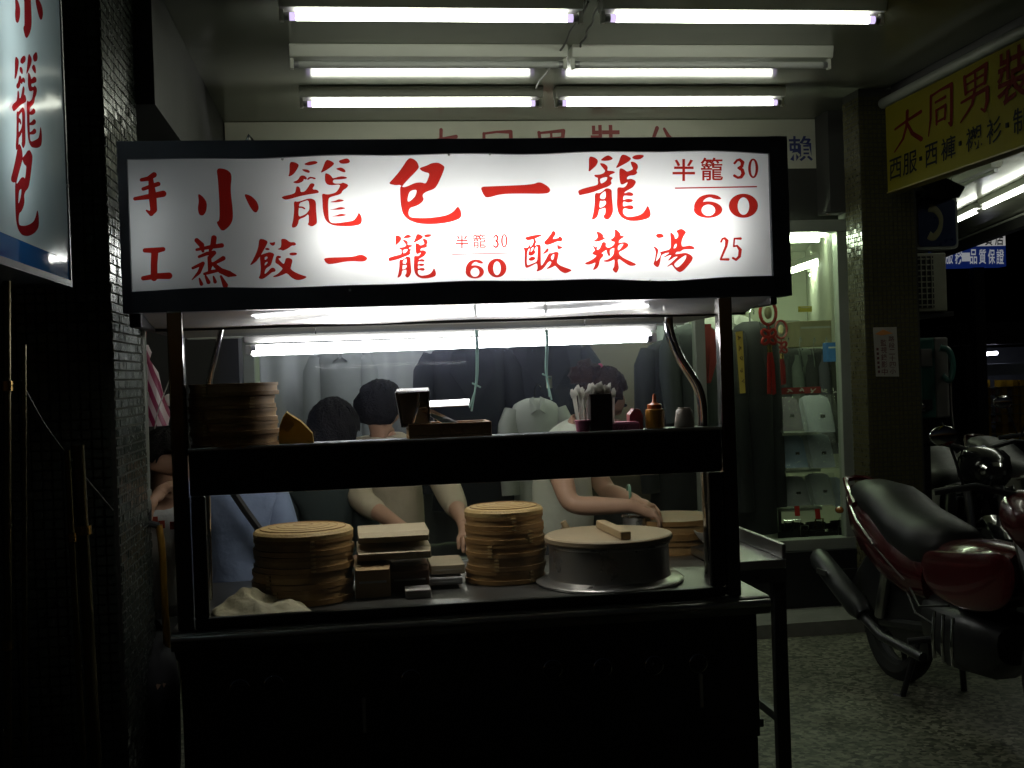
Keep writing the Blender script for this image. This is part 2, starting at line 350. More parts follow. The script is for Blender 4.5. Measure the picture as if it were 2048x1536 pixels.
G['zheng'] = [('s', [30,44,3,60,38,4,94,33,5]), ('s', [30,20,5,42,32,6,46,48,3]), ('s', [74,14,6,72,30,6,64,46,3]), ('s', [36,62,3,56,54,4,74,52,5,62,66,4]),
 ('s', [62,64,4,64,86,5,62,98,3]), ('s', [20,91,3,46,79,4,36,102,4,18,121,1]), ('s', [98,66,5,84,74,4,72,80,3]), ('s', [72,80,4,92,98,6,112,106,7,130,110,2]), ('s', [50,106,3,70,100,4,86,97,3]),
 ('s', [37,118,2,42,132,4]), ('s', [53,112,2.5,60,127,4.5]), ('s', [73,113,2,77,126,4]), ('s', [92,112,2.5,103,135,6])]
G['jiao'] = [('p', [40,18,52,19,64,25,58,38,50,52,42,66,30,82,13,93,22,78,33,55,38,38]), ('p', [68,28,76,29,84,26,83,34,78,37,72,34]), ('p', [56,45,62,43,69,46,66,49,58,48]),
 ('p', [42,64,58,58,70,55,82,60,78,70,72,92,60,98,55,106,54,118,66,108,72,100,80,98,85,104,84,109,76,110,66,118,50,130,38,128,43,118,45,100,43,80]),
 ('h', [54,68,63,66,64,72,55,79]), ('h', [55,84,65,80,62,88,54,94]),
 ('p', [101,18,113,18,126,28,138,27,143,33,138,36,130,36,120,44,105,51,103,48,90,47,100,43,102,32]),
 ('p', [88,64,101,67,99,71,92,72,96,78,108,90,112,82,114,72,123,71,133,76,128,95,126,102,140,112,160,120,174,124,160,131,145,133,130,126,117,112,105,118,88,124,76,124,92,116,104,104,106,100,92,88,84,84]),
 ('p', [124,58,134,56,145,57,144,62,134,64,126,63])]
G['suan'] = [('p', [15,31,40,25,60,22,68,23,60,27,44,34,26,39,20,37]), ('s', [43,34,1.5,46,44,3,42,54,2.5,32,64,1.2,31,72,1.2,29,79,2]), ('s', [44,55,1.5,43,68,1.2,38,75,2]),
 ('p', [11,62,20,64,26,61,29,54,32,58,24,68,21,78,21,90,20,105,22,118,34,113,50,107,54,100,55,75,55,58,50,57,45,64,44,60,52,53,63,53,63,80,63,120,70,115,80,98,90,79,96,80,104,77,112,75,119,78,115,95,112,108,122,117,140,124,160,131,148,137,138,140,125,134,112,120,108,116,98,122,80,128,92,118,96,110,98,107,92,102,84,108,76,120,66,130,50,135,55,128,54,112,50,109,34,118,18,125,15,110,15,85,15,70]),
 ('h', [94,90,100,82,106,80,106,88,103,99,99,101,95,97]), ('p', [26,80,38,74,44,71,47,76,40,84,33,86,27,84]), ('p', [25,98,36,90,43,91,47,94,42,100,33,102]),
 ('p', [101,10,108,14,109,20,103,29,99,37,113,34,118,33,121,27,128,31,130,38,126,42,116,41,100,48,83,54,73,47,86,33,96,20]),
 ('p', [115,52,120,58,132,60,124,65,116,66]), ('p', [85,63,88,69,84,75,70,82,77,73])]
G['la'] = [('p', [50,22,57,21,66,26,71,31,70,39,79,39,72,44,60,49,48,51,42,48,50,45,55,38,54,28]),
 ('p', [39,62,45,67,49,70,52,65,52,70,50,76,56,77,62,71,66,62,68,55,73,52,80,56,78,66,86,71,96,68,104,62,107,55,106,50,100,51,94,45,100,42,107,35,108,22,107,12,118,20,124,27,123,33,134,34,135,37,125,42,119,49,118,56,128,54,140,53,150,60,145,68,132,77,122,81,119,85,121,92,135,103,155,112,174,121,165,125,152,125,135,114,122,104,115,106,117,120,119,132,116,140,111,147,105,143,100,136,105,130,107,115,106,104,98,109,86,113,76,112,71,110,85,107,96,100,104,90,106,75,106,69,95,73,91,78,91,86,93,92,89,96,84,88,82,75,74,80,66,86,63,90,70,88,72,94,66,100,60,108,58,122,52,133,39,139,45,128,49,113,40,118,25,122,13,118,30,111,45,102,53,93,45,92,37,87,43,82,47,77,43,70]),
 ('h', [117,63,125,58,135,57,131,65,122,76,117,80,115,72])]
G['tang'] = [('p', [33,32,40,27,50,27,57,32,56,37,46,39,39,39]),
 ('p', [25,65,33,69,40,75,40,82,36,95,33,110,31,116,44,103,48,95,50,88,46,84,60,80,73,77,80,71,80,50,79,35,78,22,86,28,90,34,91,43,97,43,103,36,103,26,96,19,105,14,112,12,121,17,126,23,118,33,113,46,111,56,113,67,125,66,136,63,146,66,153,72,145,74,117,74,108,82,98,81,92,88,94,91,110,88,126,86,140,92,147,100,142,112,130,126,117,140,106,145,95,137,85,124,82,121,66,129,80,118,95,104,103,96,90,97,80,105,70,110,78,100,83,92,75,92,56,100,68,92,78,84,66,85,52,90,48,97,47,108,44,122,39,130,30,124,26,119,31,108,33,95,34,82,31,73]),
 ('h', [88,68,90,60,97,55,99,62,96,70,90,73,86,72]), ('h', [87,57,94,49,96,52,90,55]), ('h', [88,120,100,108,118,95,128,91,127,102,118,116,106,128,97,132,91,127])]
G['six'] = [('p', ell(151, 43.7, 8.4, 4.9)), ('p', [142.5,43,143.2,39.5,146,36,151,34.5,156,35,159,37,158,37.8,154.5,37.4,152,36.2,149,37.5,147.5,40,147.2,42.5]), ('h', ell(151.2, 44, 4., 3.3))]
G['zero'] = [('p', ell(171.7, 41.4, 8.6, 7.1)), ('h', ell(171.7, 41.6, 3.4, 5.1))]
G['three'] = [('s', [166.5,16.5,.7,168,14.8,.7,169.6,14.4,.8,171.2,16,1.1,170.8,18.3,.9,168.8,19.3,.7,171,20.4,1,171.6,22.5,1.1,170.4,24.6,.9,168.4,25,.7,166.4,23.8,.8])]
G['zero2'] = [('p', ell(177.4, 19.5, 3., 5.8)), ('h', ell(177.4, 19.5, 1.35, 4.7))]
G['two'] = [('s', [158.6,62.5,.6,159.4,60.8,.6,160.8,60.4,.7,162,61.9,1,161.6,65,.8,158.4,72.6,.6]), ('s', [158.4,72.8,.6,162.8,72.8,.8])]
G['five'] = [('s', [170,60.6,.8,166.4,60.6,.5,166,65.2,.5,168,64.8,.6,169.8,67.2,1,169.4,71,.9,167.4,73,.7,165.6,72,.7])]
G['da'] = [('s', [10,36,3.5,50,28,4,92,22,5]), ('s', [50,5,5,48,40,4.5,36,70,4,8,94,2]), ('s', [50,36,3.5,66,66,5,94,90,5.5])]
G['tong'] = [('s', [16,12,4,15,60,4,8,96,2]), ('s', [16,12,3,50,8,3,86,8,5]), ('s', [86,8,5,86,60,5,85,92,5,76,86,2]), ('s', [32,30,3,66,28,3.5]), ('s', [34,48,3.5,36,78,3.5]), ('s', [34,48,2.5,66,46,4,64,74,3.5]), ('s', [36,74,2.5,64,72,3])]
G['nan'] = [('s', [18,8,4,22,44,4]), ('s', [18,10,3,78,4,5,74,40,4]), ('s', [24,26,2.5,72,22,3]), ('s', [24,43,2.5,74,39,3]), ('s', [48,8,3,48,42,3]), ('s', [10,58,3,80,52,5,80,78,5,74,96,3,64,88,2]), ('s', [46,46,4,40,72,4,8,98,2])]
G['gongs'] = [('s', [38,4,6,26,30,5,6,50,2]), ('s', [60,6,4,72,26,6,96,44,4]), ('s', [48,46,4,30,84,4]), ('s', [26,84,3.5,80,78,4]), ('s', [66,62,3,86,92,5])]
GC = {}
for _n, _k in (('shou', 1.4), ('gong', 1.35), ('zheng', 1.2)): G[_n] = [(k, [v*_k if i % 3 == 2 else v for i, v in enumerate(l)]) for k, l in G[_n]]
def gl(n, res=110, grow=0.):
    if (n, grow) not in GC: GC[(n, grow)] = glyph(G[n], res, grow)
    return GC[(n, grow)]
# ================================================================== SETTING
def terrazzo():
    m = bpy.data.materials.new('terrazzo'); m.use_nodes = True; t = m.node_tree; b = t.nodes['Principled BSDF']
    tc = t.nodes.new('ShaderNodeTexCoord')
    v = t.nodes.new('ShaderNodeTexVoronoi'); v.inputs['Scale'].default_value = 54
    v2 = t.nodes.new('ShaderNodeTexNoise'); v2.inputs['Scale'].default_value = 3.5; v2.inputs['Detail'].default_value = 5
    for q in (v, v2): t.links.new(tc.outputs['Object'], q.inputs['Vector'])
    sep = t.nodes.new('ShaderNodeSeparateColor'); t.links.new(v.outputs['Color'], sep.inputs[0])
    cr = t.nodes.new('ShaderNodeValToRGB'); t.links.new(sep.outputs[0], cr.inputs[0])
    e = cr.color_ramp.elements; e[0].position = 0; e[0].color = (.06, .065, .05, 1); e[1].position = 1; e[1].color = (.72, .72, .6, 1)
    x = cr.color_ramp.elements.new(.35); x.color = (.25, .26, .2, 1); x = cr.color_ramp.elements.new(.6); x.color = (.46, .46, .38, 1)
    mx = t.nodes.new('ShaderNodeMix'); mx.data_type = 'RGBA'; mx.blend_type = 'MULTIPLY'; mx.inputs[0].default_value = 1
    cr2 = t.nodes.new('ShaderNodeValToRGB'); cr2.color_ramp.elements[0].position = .3; cr2.color_ramp.elements[0].color = (.45, .45, .42, 1); cr2.color_ramp.elements[1].position = .7; cr2.color_ramp.elements[0].color = (.2, .2, .18, 1); cr2.color_ramp.elements[1].color = (.42, .42, .38, 1)
    t.links.new(v2.outputs['Fac'], cr2.inputs[0]); t.links.new(cr.outputs[0], mx.inputs[6]); t.links.new(cr2.outputs[0], mx.inputs[7])
    t.links.new(mx.outputs[2], b.inputs['Base Color']); b.inputs['Roughness'].default_value = .5
    return m
M_terr = terrazzo()
M_asph = mat('asphalt', (.045, .045, .045), .9, 0, .35, 60, .3, 200)
struct(B((-60, -40, -.5), (60, 80, -.006)).build('ground', M_asph))
fl = struct(B((-6, .8, -.3), (3.35, 6.75, 0)).build('arcade_floor', M_terr))
struct(B((3.35, -2, -.1), (3.5, 9, .004)).build('kerb', mat('kerb_concrete', (.2, .2, .19), .8, 0, .3, 20, .2, 80)))
# ceiling slab, beams
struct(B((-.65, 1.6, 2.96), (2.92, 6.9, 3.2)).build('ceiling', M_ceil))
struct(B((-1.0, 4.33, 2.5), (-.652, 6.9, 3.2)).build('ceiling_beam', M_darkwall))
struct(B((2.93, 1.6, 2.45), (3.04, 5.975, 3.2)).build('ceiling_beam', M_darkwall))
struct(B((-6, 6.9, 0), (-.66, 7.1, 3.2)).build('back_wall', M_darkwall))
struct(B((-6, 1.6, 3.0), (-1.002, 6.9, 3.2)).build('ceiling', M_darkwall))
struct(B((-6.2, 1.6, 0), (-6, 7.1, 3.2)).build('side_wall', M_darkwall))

def pillar(name, label, a, b, mt, sides, step):
    t = thing(name, label, 'pillar', ((a[0]+b[0])/2, (a[1]+b[1])/2, 0))
    B((a[0], a[1], 0), (b[0], b[1], 2.96)).build('core', M_grout, t)
    g = step*.1; h = .003; mb = MB(); R = random.Random(3)
    for ax, s in sides:
        if ax == 'y':
            n = int((b[0]-a[0])/step)
            for i in range(n):
                for k in range(int(2.92/step)):
                    x0 = a[0]+i*step+g; z0 = .02+k*step+g; hh = h+R.uniform(-.0012, .0012); tx = R.uniform(-.0012, .0012)
                    x1 = x0+step-g*2; z1 = z0+step-g*2; y = a[1]
                    mb.add([(x0,y,z0),(x1,y,z0),(x1,y,z1),(x0,y,z1),(x0,y-hh,z0),(x1,y-hh-tx,z0),(x1,y-hh,z1),(x0,y-hh+tx,z1)], [(4,5,6,7),(0,1,5,4),(1,2,6,5),(2,3,7,6),(3,0,4,7)])
        else:
            n = int((b[1]-a[1])/step); X = b[0] if s > 0 else a[0]
            for i in range(n):
                for k in range(int(2.92/step)):
                    y0 = a[1]+i*step+g; z0 = .02+k*step+g; hh = (h+R.uniform(-.0012, .0012))*s; tx = R.uniform(-.0012, .0012)
                    y1 = y0+step-g*2; z1 = z0+step-g*2
                    mb.add([(X,y0,z0),(X,y1,z0),(X,y1,z1),(X,y0,z1),(X+hh,y0,z0),(X+hh+tx,y1,z0),(X+hh,y1,z1),(X+hh-tx,y0,z1)], [(4,5,6,7),(0,1,5,4),(1,2,6,5),(2,3,7,6),(3,0,4,7)])
    o = mb.build('mosaic_tiles', mt, t); o['kind'] = 'stuff'
    return t
pillar('tiled_pillar', 'dark mosaic tiled pillar beside the cart with a grey water pipe on its edge', (-1.3, 3.75), (-.72, 4.32), M_tilel, [('y', -1), ('x', 1)], .03)
pr = pillar('tiled_pillar', 'brown mosaic tiled pillar between the shop window and the pay phone', (2.765, 6.02), (3.075, 6.22), M_tile, [('y', -1), ('x', -1)], .025)

# ------------------------------------------------------------------ ceiling fluorescent fixtures
M_tubeC = emitter('lit_ceiling_tube', (.96, 1, .84), E_CEIL)
M_tend = emitter('blackened_tube_end', (.75, .62, 1), 1.1)
M_cap = mat('tube_end_cap', (.35, .35, .36), .35, .7)
def fixture(name, label, x0, x1, Y, z, lit, group, ceil=2.96, m=None, wide=.05):
    c = (x0+x1)/2; t = thing(name, label, 'fluorescent light', (c, Y, ceil), group)
    mb = MB(); hh = .055
    sec = lambda x: [(x, Y-wide, ceil-.012), (x, Y-wide*.75, ceil-hh), (x, Y+wide*.75, ceil-hh), (x, Y+wide, ceil-.012), (x, Y+wide, ceil-.001), (x, Y-wide, ceil-.001)]
    mb.loft([sec(x0-.02), sec(x1+.02)]); mb.build('housing', M_white, t, bevel=.004)
    MB().tube([(x0, Y, z), (x1, Y, z)], .0155, 14).build('tube', (m or M_tubeC) if lit else M_tubeoff, t, smooth=True)
    for s, x in ((-1, x0), (1, x1)):
        if lit: MB().tube([(x-s*.018, Y, z), (x-s*.042, Y, z)], .0158, 14).build('tube_end', M_tend, t, smooth=True)
        q = MB(); q.box((x+s*.003, Y-.013, z-.02), (x+s*.02, Y+.013, ceil-hh+.002)); q.build('lamp_holder', M_white, t, bevel=.003)
        MB().tube([(x-s*.018, Y, z), (x+s*.002, Y, z)], .0165, 14).build('end_cap', M_cap, t, smooth=True)
    return t
fx = [(-.195, .935, 4.54, 1, 'lit fluorescent tube light in the row over the cart, above the tiled pillar side'),
      (1.047, 2.18, 4.535, 1, 'lit fluorescent tube light in the row over the cart, toward the yellow sign'),
      (-.19, 1.0, 5.23, 0, 'unlit fluorescent fixture in the middle ceiling row, above the tiled pillar side'),
      (1.06, 2.25, 5.23, 0, 'unlit fluorescent fixture in the middle ceiling row, toward the yellow sign'),
      (-.178, 1.012, 5.98, 1, 'lit fluorescent tube light in the row nearest the shop fascia, above the steamer stack'),
      (1.119, 2.309, 5.98, 1, 'lit fluorescent tube light in the row nearest the shop fascia, toward the yellow sign')]
for x0, x1, Y, lit, lab in fx: fixture('fluorescent_fixture', lab, x0, x1, Y, 2.88, lit, 'fluorescent fixtures on the arcade ceiling')

for i, (a, b, sag) in enumerate((((.98, 4.54, 2.945), (.99, 5.98, 2.945), .012), ((1.03, 4.54, 2.95), (1.08, 5.23, 2.95), .008))):
    a, b = Vector(a), Vector(b); tag(MB().tube([a.lerp(b, k/12)+Vector((.006*math.sin(k*1.7), 0, -sag*math.sin(math.pi*k/12))) for k in range(13)], .005, 6).build('ceiling_cable', mat('grey_cable', (.12, .12, .11), .6), None, True), ('grey cable on the ceiling joining the lit tube rows', 'short grey cable on the ceiling to the unlit fixture')[i], 'cable')
# ------------------------------------------------------------------ shop front behind the cart
M_fascia = mat('fascia_panel', (.5, .5, .41), .45, 0, .1, 4, .02, 20)
fas = thing('shop_fascia', 'cream shop fascia board with faded red lettering under the arcade ceiling', 'sign board', (1.2, 6.75, 2.65))
B((-.645, 6.75, 2.655), (3.05, 6.85, 2.957)).build('panel', M_fascia, fas, bevel=.003)
M_fred = mat('faded_red_lettering', (.24, .035, .035), .5)
def onfas(Y): return lambda x, y: tuple(PY(x, y, Y))
zf = lambda x, y: (x, 6.747, y)
def fasc(g, x0, x1, z0, z1, m): put_glyph(gl(g) if isinstance(g, str) and g in G else g, boxfit(gl(g) if isinstance(g, str) and g in G else g, (x0, z1, x1, z0), zf), m, fas)
for ch, ua, ub, top in (('da', 862, 905, 256), ('tong', 960, 1025, 260), ('nan', 1068, 1132, 258), (None, 1180, 1240, 250), ('gongs', 1296, 1350, 252)):
    a = PY(ua, top, 6.747); b = PY(ub, top, 6.747); W = .19
    if ch == 'da': cx = PY(884, top, 6.747).x
    else: cx = (a.x+b.x)/2
    g = gl(ch) if ch else fontglyph('裝', .02)
    put_glyph(g, boxfit(g, (cx-W/2, a.z, cx+W/2, a.z-.22), zf), M_fred, fas)
g = fontglyph('賴', .012); a = PY(1576, 272, 6.747); b = PY(1626, 322, 6.747)
put_glyph(g, boxfit(g, (a.x, a.z, b.x, b.z), zf), M_blueink, fas)
# lintel and dark soffit between fascia and window
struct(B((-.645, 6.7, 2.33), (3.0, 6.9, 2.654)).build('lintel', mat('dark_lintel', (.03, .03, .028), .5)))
struct(B((-.66, 6.52, 0), (2.9, 6.9, .40)).build('shop_base_wall', M_black))
struct(B((-.66, 6.15, 0), (2.95, 6.519, .075)).build('shop_step', mat('step_concrete', (.17, .17, .15), .8, 0, .3, 20, .2, 60)))
struct(B((-1.2, 6.6, 0), (-.6, 6.89, 2.33)).build('shop_side_wall', M_darkwall))
# window frame + panes
sw = thing('shop_window', 'tall shop display window in pale aluminium frame behind the cart', 'window', (1.2, 6.6, .4))
def bar(a, b, nm='frame_bar', m=M_alu): return B(a, b).build(nm, m, sw, bevel=.004)
bar((-.6, 6.56, .4), (2.93, 6.66, .465), 'sill'); bar((-.6, 6.56, 2.26), (2.93, 6.64, 2.329), 'head')
for x in (-.575, 1.98): bar((x, 6.565, .466), (x+.06, 6.635, 2.259), 'mullion')
bar((2.855, 6.565, .466), (2.93, 6.635, 2.259), 'mullion'); bar((2.925, 6.58, .3), (2.985, 6.7, 2.6), 'jamb')
M_shopglass = glass_mat('shop_glass', (.93, .97, .92), .05, .012, (.6, .65, .6))
M_shopglass2 = glass_mat('clean_shop_glass', (.95, .97, .95), .001, .01, (.6, .65, .6))
for x0, x1, gm in ((-.514, 1.979, M_shopglass2), (2.041, 2.854, M_shopglass)): B((x0, 6.596, .466), (x1, 6.602, 2.259)).build('pane', gm, sw)
# interior room of the shop
M_room = mat('shop_interior_paint', (.58, .6, .5), .6, 0, .08, 3)
def prism(pts, z0, z1, nm, m): return struct(MB().loft([[(x, y, z0) for x, y in pts], [(x, y, z1) for x, y in pts]]).build(nm, m))
room = [(-.6, 6.95), (3.11, 6.95), (4.62, 11.4), (-.6, 11.4)]
prism([(-.6, 11.402), (4.62, 11.402), (4.62, 11.55), (-.6, 11.55)], 0, 2.8, 'shop_back_wall', M_room)
prism([(3.112, 6.95), (3.2, 6.95), (4.72, 11.4), (4.622, 11.4)], 0, 2.98, 'shop_side_wall', M_room)
prism(room, 2.62, 2.8, 'shop_ceiling', mat('shop_ceiling_paint', (.6, .62, .52), .5))
prism(room, 0, .03, 'shop_floor', mat('shop_floor_tile', (.25, .25, .22), .4))
struct(B((-.75, 6.95, 0), (-.602, 11.4, 2.8)).build('shop_side_wall', M_room))
struct(B((2.99, 6.222, 0), (3.075, 6.94, 2.96)).build('shop_front_wall', M_darkwall))
# display deck and curtain partition behind the suits
M_curt = mat('grey_display_curtain', (.42, .43, .45), .8, 0, .2, 3)
struct(B((-.6, 6.67, .4), (2.9, 7.5, .43)).build('display_deck', mat('deck_laminate', (.05, .05, .05), .4)))
cu = MB().grid(lambda u, v: (-.55+u*2.75, 7.42+.025*math.sin(u*95)+.012*math.sin(u*41+1), .44+v*1.95), 220, 2).build('display_curtain', M_curt, None, True, solid=.004)
tag(cu, 'grey pleated curtain hanging behind the suits in the shop window', 'curtain')
M_tubeS = emitter('lit_shop_tube', (.86, 1, .72), E_SHOP)
M_tubeD = emitter('added_display_tube', (1, .99, .98), E_SHOP*.9)
def shop_tube(a, b, lab, m=None):
    t = thing('shop_tube_light', lab, 'fluorescent light', tuple((a+b)/2), 'tube lights inside the shop')
    MB().tube([a, b], .016, 12).build('tube', m or M_tubeS, t, smooth=True)
    d = Vector((0, 0, .05)); mb = MB(); q = .04
    d2 = (b-a).normalized().cross(Vector((0, 0, 1)))*q
    mb.loft([[p+d2+d*.6, p-d2+d*.6, p-d2+d*1.6, p+d2+d*1.6] for p in (a, b)]); mb.build('housing', M_white, t)
shop_tube(PZ(1572, 547, 2.36), PZ(1660, 518, 2.36), 'tube light on the shop ceiling showing beside the cart sign')
shop_tube(PZ(1622, 550, 2.34), PZ(1690, 527, 2.36), 'tube light on the shop ceiling close to the window jamb')
shop_tube(Vector((.3, 8.6, 2.55)), Vector((1.5, 8.6, 2.55)), 'unseen tube light added on the shop ceiling above the curtain')  # unseen lamp added to lighten the room
shop_tube(PZ(1560, 476, 2.5), PZ(1688, 466, 2.5), 'bright tube light on the shop ceiling just inside the glass')
shop_tube(Vector((-.3, 6.84, 2.23)), Vector((.9, 6.84, 2.23)), 'unseen tube light added above the hanging suits in the display window', M_tubeD)  # lamp added behind the cart sign to brighten curtain and suits
shop_tube(Vector((1.66, 6.75, 2.235)), Vector((2.82, 6.75, 2.235)), 'tube light above the packaged shirts in the display window')

# ------------------------------------------------------------------ garments
def jacket(label, c, w, h, m, rot=0., lapel=None, sleeve=True, shirt=None, cat='jacket', name='suit_jacket', group=None, red=None):
    """c = centre of the shoulder line; hangs down h"""
    t = thing(name, label, cat, tuple(c), group); cr, sr = math.cos(rot), math.sin(rot)
    def R(x, y, z): return (c[0]+x*cr-y*sr, c[1]+x*sr+y*cr, c[2]+z)
    secs = []; n = 20
    for z, a, d in ((.035, .16, .05), (.02, .3, .075), (0, .42, .09), (-.04, .5, .1), (-.12, .49, .12), (-.3*h/.7, .44, .125), (-.48*h/.7, .42, .125), (-.7*h/.7, .5, .13)):
        secs.append([R(w*a*math.cos(2*math.pi*j/n)*(1+.03*math.sin(5*j+z*20)), d*math.sin(2*math.pi*j/n), z) for j in range(n)])
    MB().loft(secs).build('body', m, t, True, angle=70)
    if sleeve:
        for s in (-1, 1):
            MB().tube([R(s*w*.44, 0, -.03), R(s*w*.53, -.01, -.12), R(s*w*.58, -.02, -.3*h/.7), R(s*w*.56, -.05, -.62*h/.7)], [.055, .07, .065, .055], 10).build('sleeve', m, t, True)
    for s in (-1, 1):
        mb = MB(); y = -.135; q_ = w/.5
        if cat == 'shirt': mb.add([R(s*.008, y+.02, -.03), R(s*.05*q_*1.4, y+.03, -.055), R(s*.055*q_*1.4, y+.055, .03), R(s*.02, y+.06, .045)], [(0, 1, 2, 3)])
        else: mb.add([R(s*.045*q_, y+.035, .03), R(s*.12*q_, y+.01, -.02), R(s*.14*q_, y, -.13), R(s*.015, y-.008, -.32), R(s*.0, y-.008, -.32), R(s*.03, y+.01, -.1)], [(0, 1, 2, 3, 4, 5)])
        mb.build('lapel', lapel or m, t, solid=.006)
    if shirt is not None:
        mb = MB(); mb.add([R(-.05, -.115, .03), R(.05, -.115, .03), R(.0, -.135, -.3)], [(0, 1, 2)]); mb.build('shirt_front', shirt, t, solid=.004)
    hk = [R(0, 0, .03), R(0, 0, .09), R(.02, 0, .12), R(.04, 0, .1), R(.035, 0, .08)]
    MB().tube(hk, .004, 6).build('hanger_hook', M_chrome, t)
    return t
M_suit = mat('navy_suit_cloth', (.016, .017, .03), .85, 0, .25, 30, .2, 300)
M_suit2 = mat('charcoal_suit_cloth', (.02, .02, .024), .85, 0, .25, 30, .2, 300)
M_greycloth = mat('grey_track_cloth', (.05, .058, .06), .8, 0, .2, 30)
M_redcloth = mat('red_cloth', (.26, .015, .015), .8, 0, .2, 30)
M_whitecloth = mat('white_shirt_cloth', (.5, .5, .46), .8, 0, .1, 20, .1, 200)
M_greenwhite = mat('pale_green_tee', (.7, .74, .6), .85, 0, .1, 20, 1.0, 10)
jk = lambda u, v, Y: PY(u, v, Y)
jacket('dark navy suit jacket hanging in the shop window behind the steel napkin box', jk(935, 700, 7.0), .5, .95, M_suit, .1)
jacket('dark suit jacket hanging in the shop window behind the person in pale tee', jk(1090, 690, 7.05), .5, 1.0, M_suit, -.1)
jacket('charcoal jacket hanging beside the bent chrome pipe', jk(1345, 690, 6.95), .36, 1.0, M_suit2, .2)
jacket('black suit jacket hanging behind the yellow paper strip', jk(1500, 655, 6.9), .26, 1.25, M_suit2, .5)
jr = jacket('grey track jacket with red shoulder on a stand in the shop window', jk(1388, 660, 6.85), .32, .62, M_greycloth, .25, M_redcloth, True, M_redcloth)
jacket('white shirt with open collar hanging in the window behind the green strings', jk(1070, 808, 6.9), .3, .6, M_whitecloth, 0., None, True, None, 'shirt', 'hanging_shirt')
jacket('grey white shirt hanging beside the curtain behind the seated heads', jk(680, 705, 7.2), .3, .95, mat('grey_shirt_cloth', (.3, .31, .33), .8, 0, .1, 12), 0., None, True, None, 'shirt', 'hanging_shirt')
jacket('long white shirt in plastic hanging beside the chrome post', jk(1450, 640, 7.1), .42, .75, M_whitecloth, .1, None, False, None, 'shirt', 'hanging_shirt')
# brown backing panel seen past the woman's head
bp = tag(B(PY(1165, 690, 7.3), PY(1312, 1000, 7.33)).build('backdrop_board', mat('brown_display_panel', (.2, .17, .13), .6, 0, .2, 5)), 'brown backdrop board in the shop window behind the pink hair tie', 'board')
# yellow paper strip with writing
ys = thing('paper_strip', 'long yellow paper strip with black handwriting on the window', 'notice', tuple(PY(1484, 785, 6.57)))
MB().add([PY(1471, 664, 6.585), PY(1485, 662, 6.585), PY(1491, 786, 6.583), PY(1480, 787, 6.583)], [(0, 1, 2, 3)]).build('paper', mat('yellow_paper', (.5, .4, .07), .6), ys, solid=.001)
for i in range(5):
    R = random.Random(40+i); u0 = 1475.5+i*1.7; y0 = 668+i*22; mb = MB()
    for k in range(4):
        p0 = PY(u0+R.uniform(0, 7), y0+R.uniform(0, 13), 6.578); p1 = PY(u0+R.uniform(0, 7), y0+R.uniform(0, 13), 6.578); mb.tube([p0, p1], .0022, 4)
    mb.build('handwriting', mat('brown_ink', (.1, .07, .02), .6), ys)
# chinese knots
M_knot = mat('red_silk', (.42, .012, .008), .5, 0, .2, 30)
M_knotd = mat('dark_red_silk', (.16, .006, .008), .5, 0, .2, 30)
def knot(label, u, v0, v1, Y, mt, s=1.):
    top = PY(u, v0, Y); bot = PY(u+6, v1, Y); t = thing('knot_tassel', label, 'decoration', tuple(bot), None)
    L = top.z-bot.z
    ring = [(top.x+.045*s*math.cos(a), Y-.01, top.z-.07*s+.065*s*math.sin(a)) for a in [2*math.pi*i/18 for i in range(19)]]
    MB().tube(ring, .009*s, 6, False).build('ring', mt, t, True)
    MB().ball((top.x, Y-.012, top.z-.07*s), (.022*s, .012, .035*s)).build('bead', mat('jade_cream', (.5, .45, .25), .3), t, True)
    zk = top.z-.2*s; mb = MB()
    for i in range(4):
        a = math.pi/4+i*math.pi/2
        lp = [(top.x+(.026+.024*math.cos(b))*math.cos(a)*s-.016*math.sin(b)*math.sin(a)*s, Y-.012, zk+(.026+.024*math.cos(b))*math.sin(a)*s+.016*math.sin(b)*math.cos(a)*s) for b in [2*math.pi*k/12 for k in range(13)]]
        mb.tube(lp, .009*s, 6, False)
    mb.build('knot', mt, t, True)
    MB().tube([(top.x, Y-.01, top.z-.13*s), (top.x, Y-.01, zk)], .004, 6).build('cord', mt, t)
    MB().tube([(top.x, Y-.012, zk-.045*s), (top.x, Y-.012, zk-.085*s)], .014*s, 8).build('collar', M_gold, t)
    mb = MB(); R = random.Random(int(u))
    for i in range(16):
        dx, dy = R.uniform(-.018, .018)*s, R.uniform(-.012, .012)
        mb.tube([(top.x+dx*.5, Y-.012+dy, zk-.085*s), (top.x+dx+.002, Y-.012+dy, (zk+bot.z)/2), (top.x+dx*1.3, Y-.012+dy, bot.z+R.uniform(0, .015))], .0045, 4)
    mb.build('tassel', mt, t)
knot('bright red knot with long tassel hanging in the shop window', 1534, 600, 790, 6.75, M_knot, 1.1)
knot('dark red knot with tassel hanging deeper in the shop window', 1560, 640, 770, 7.4, M_knotd, .9)
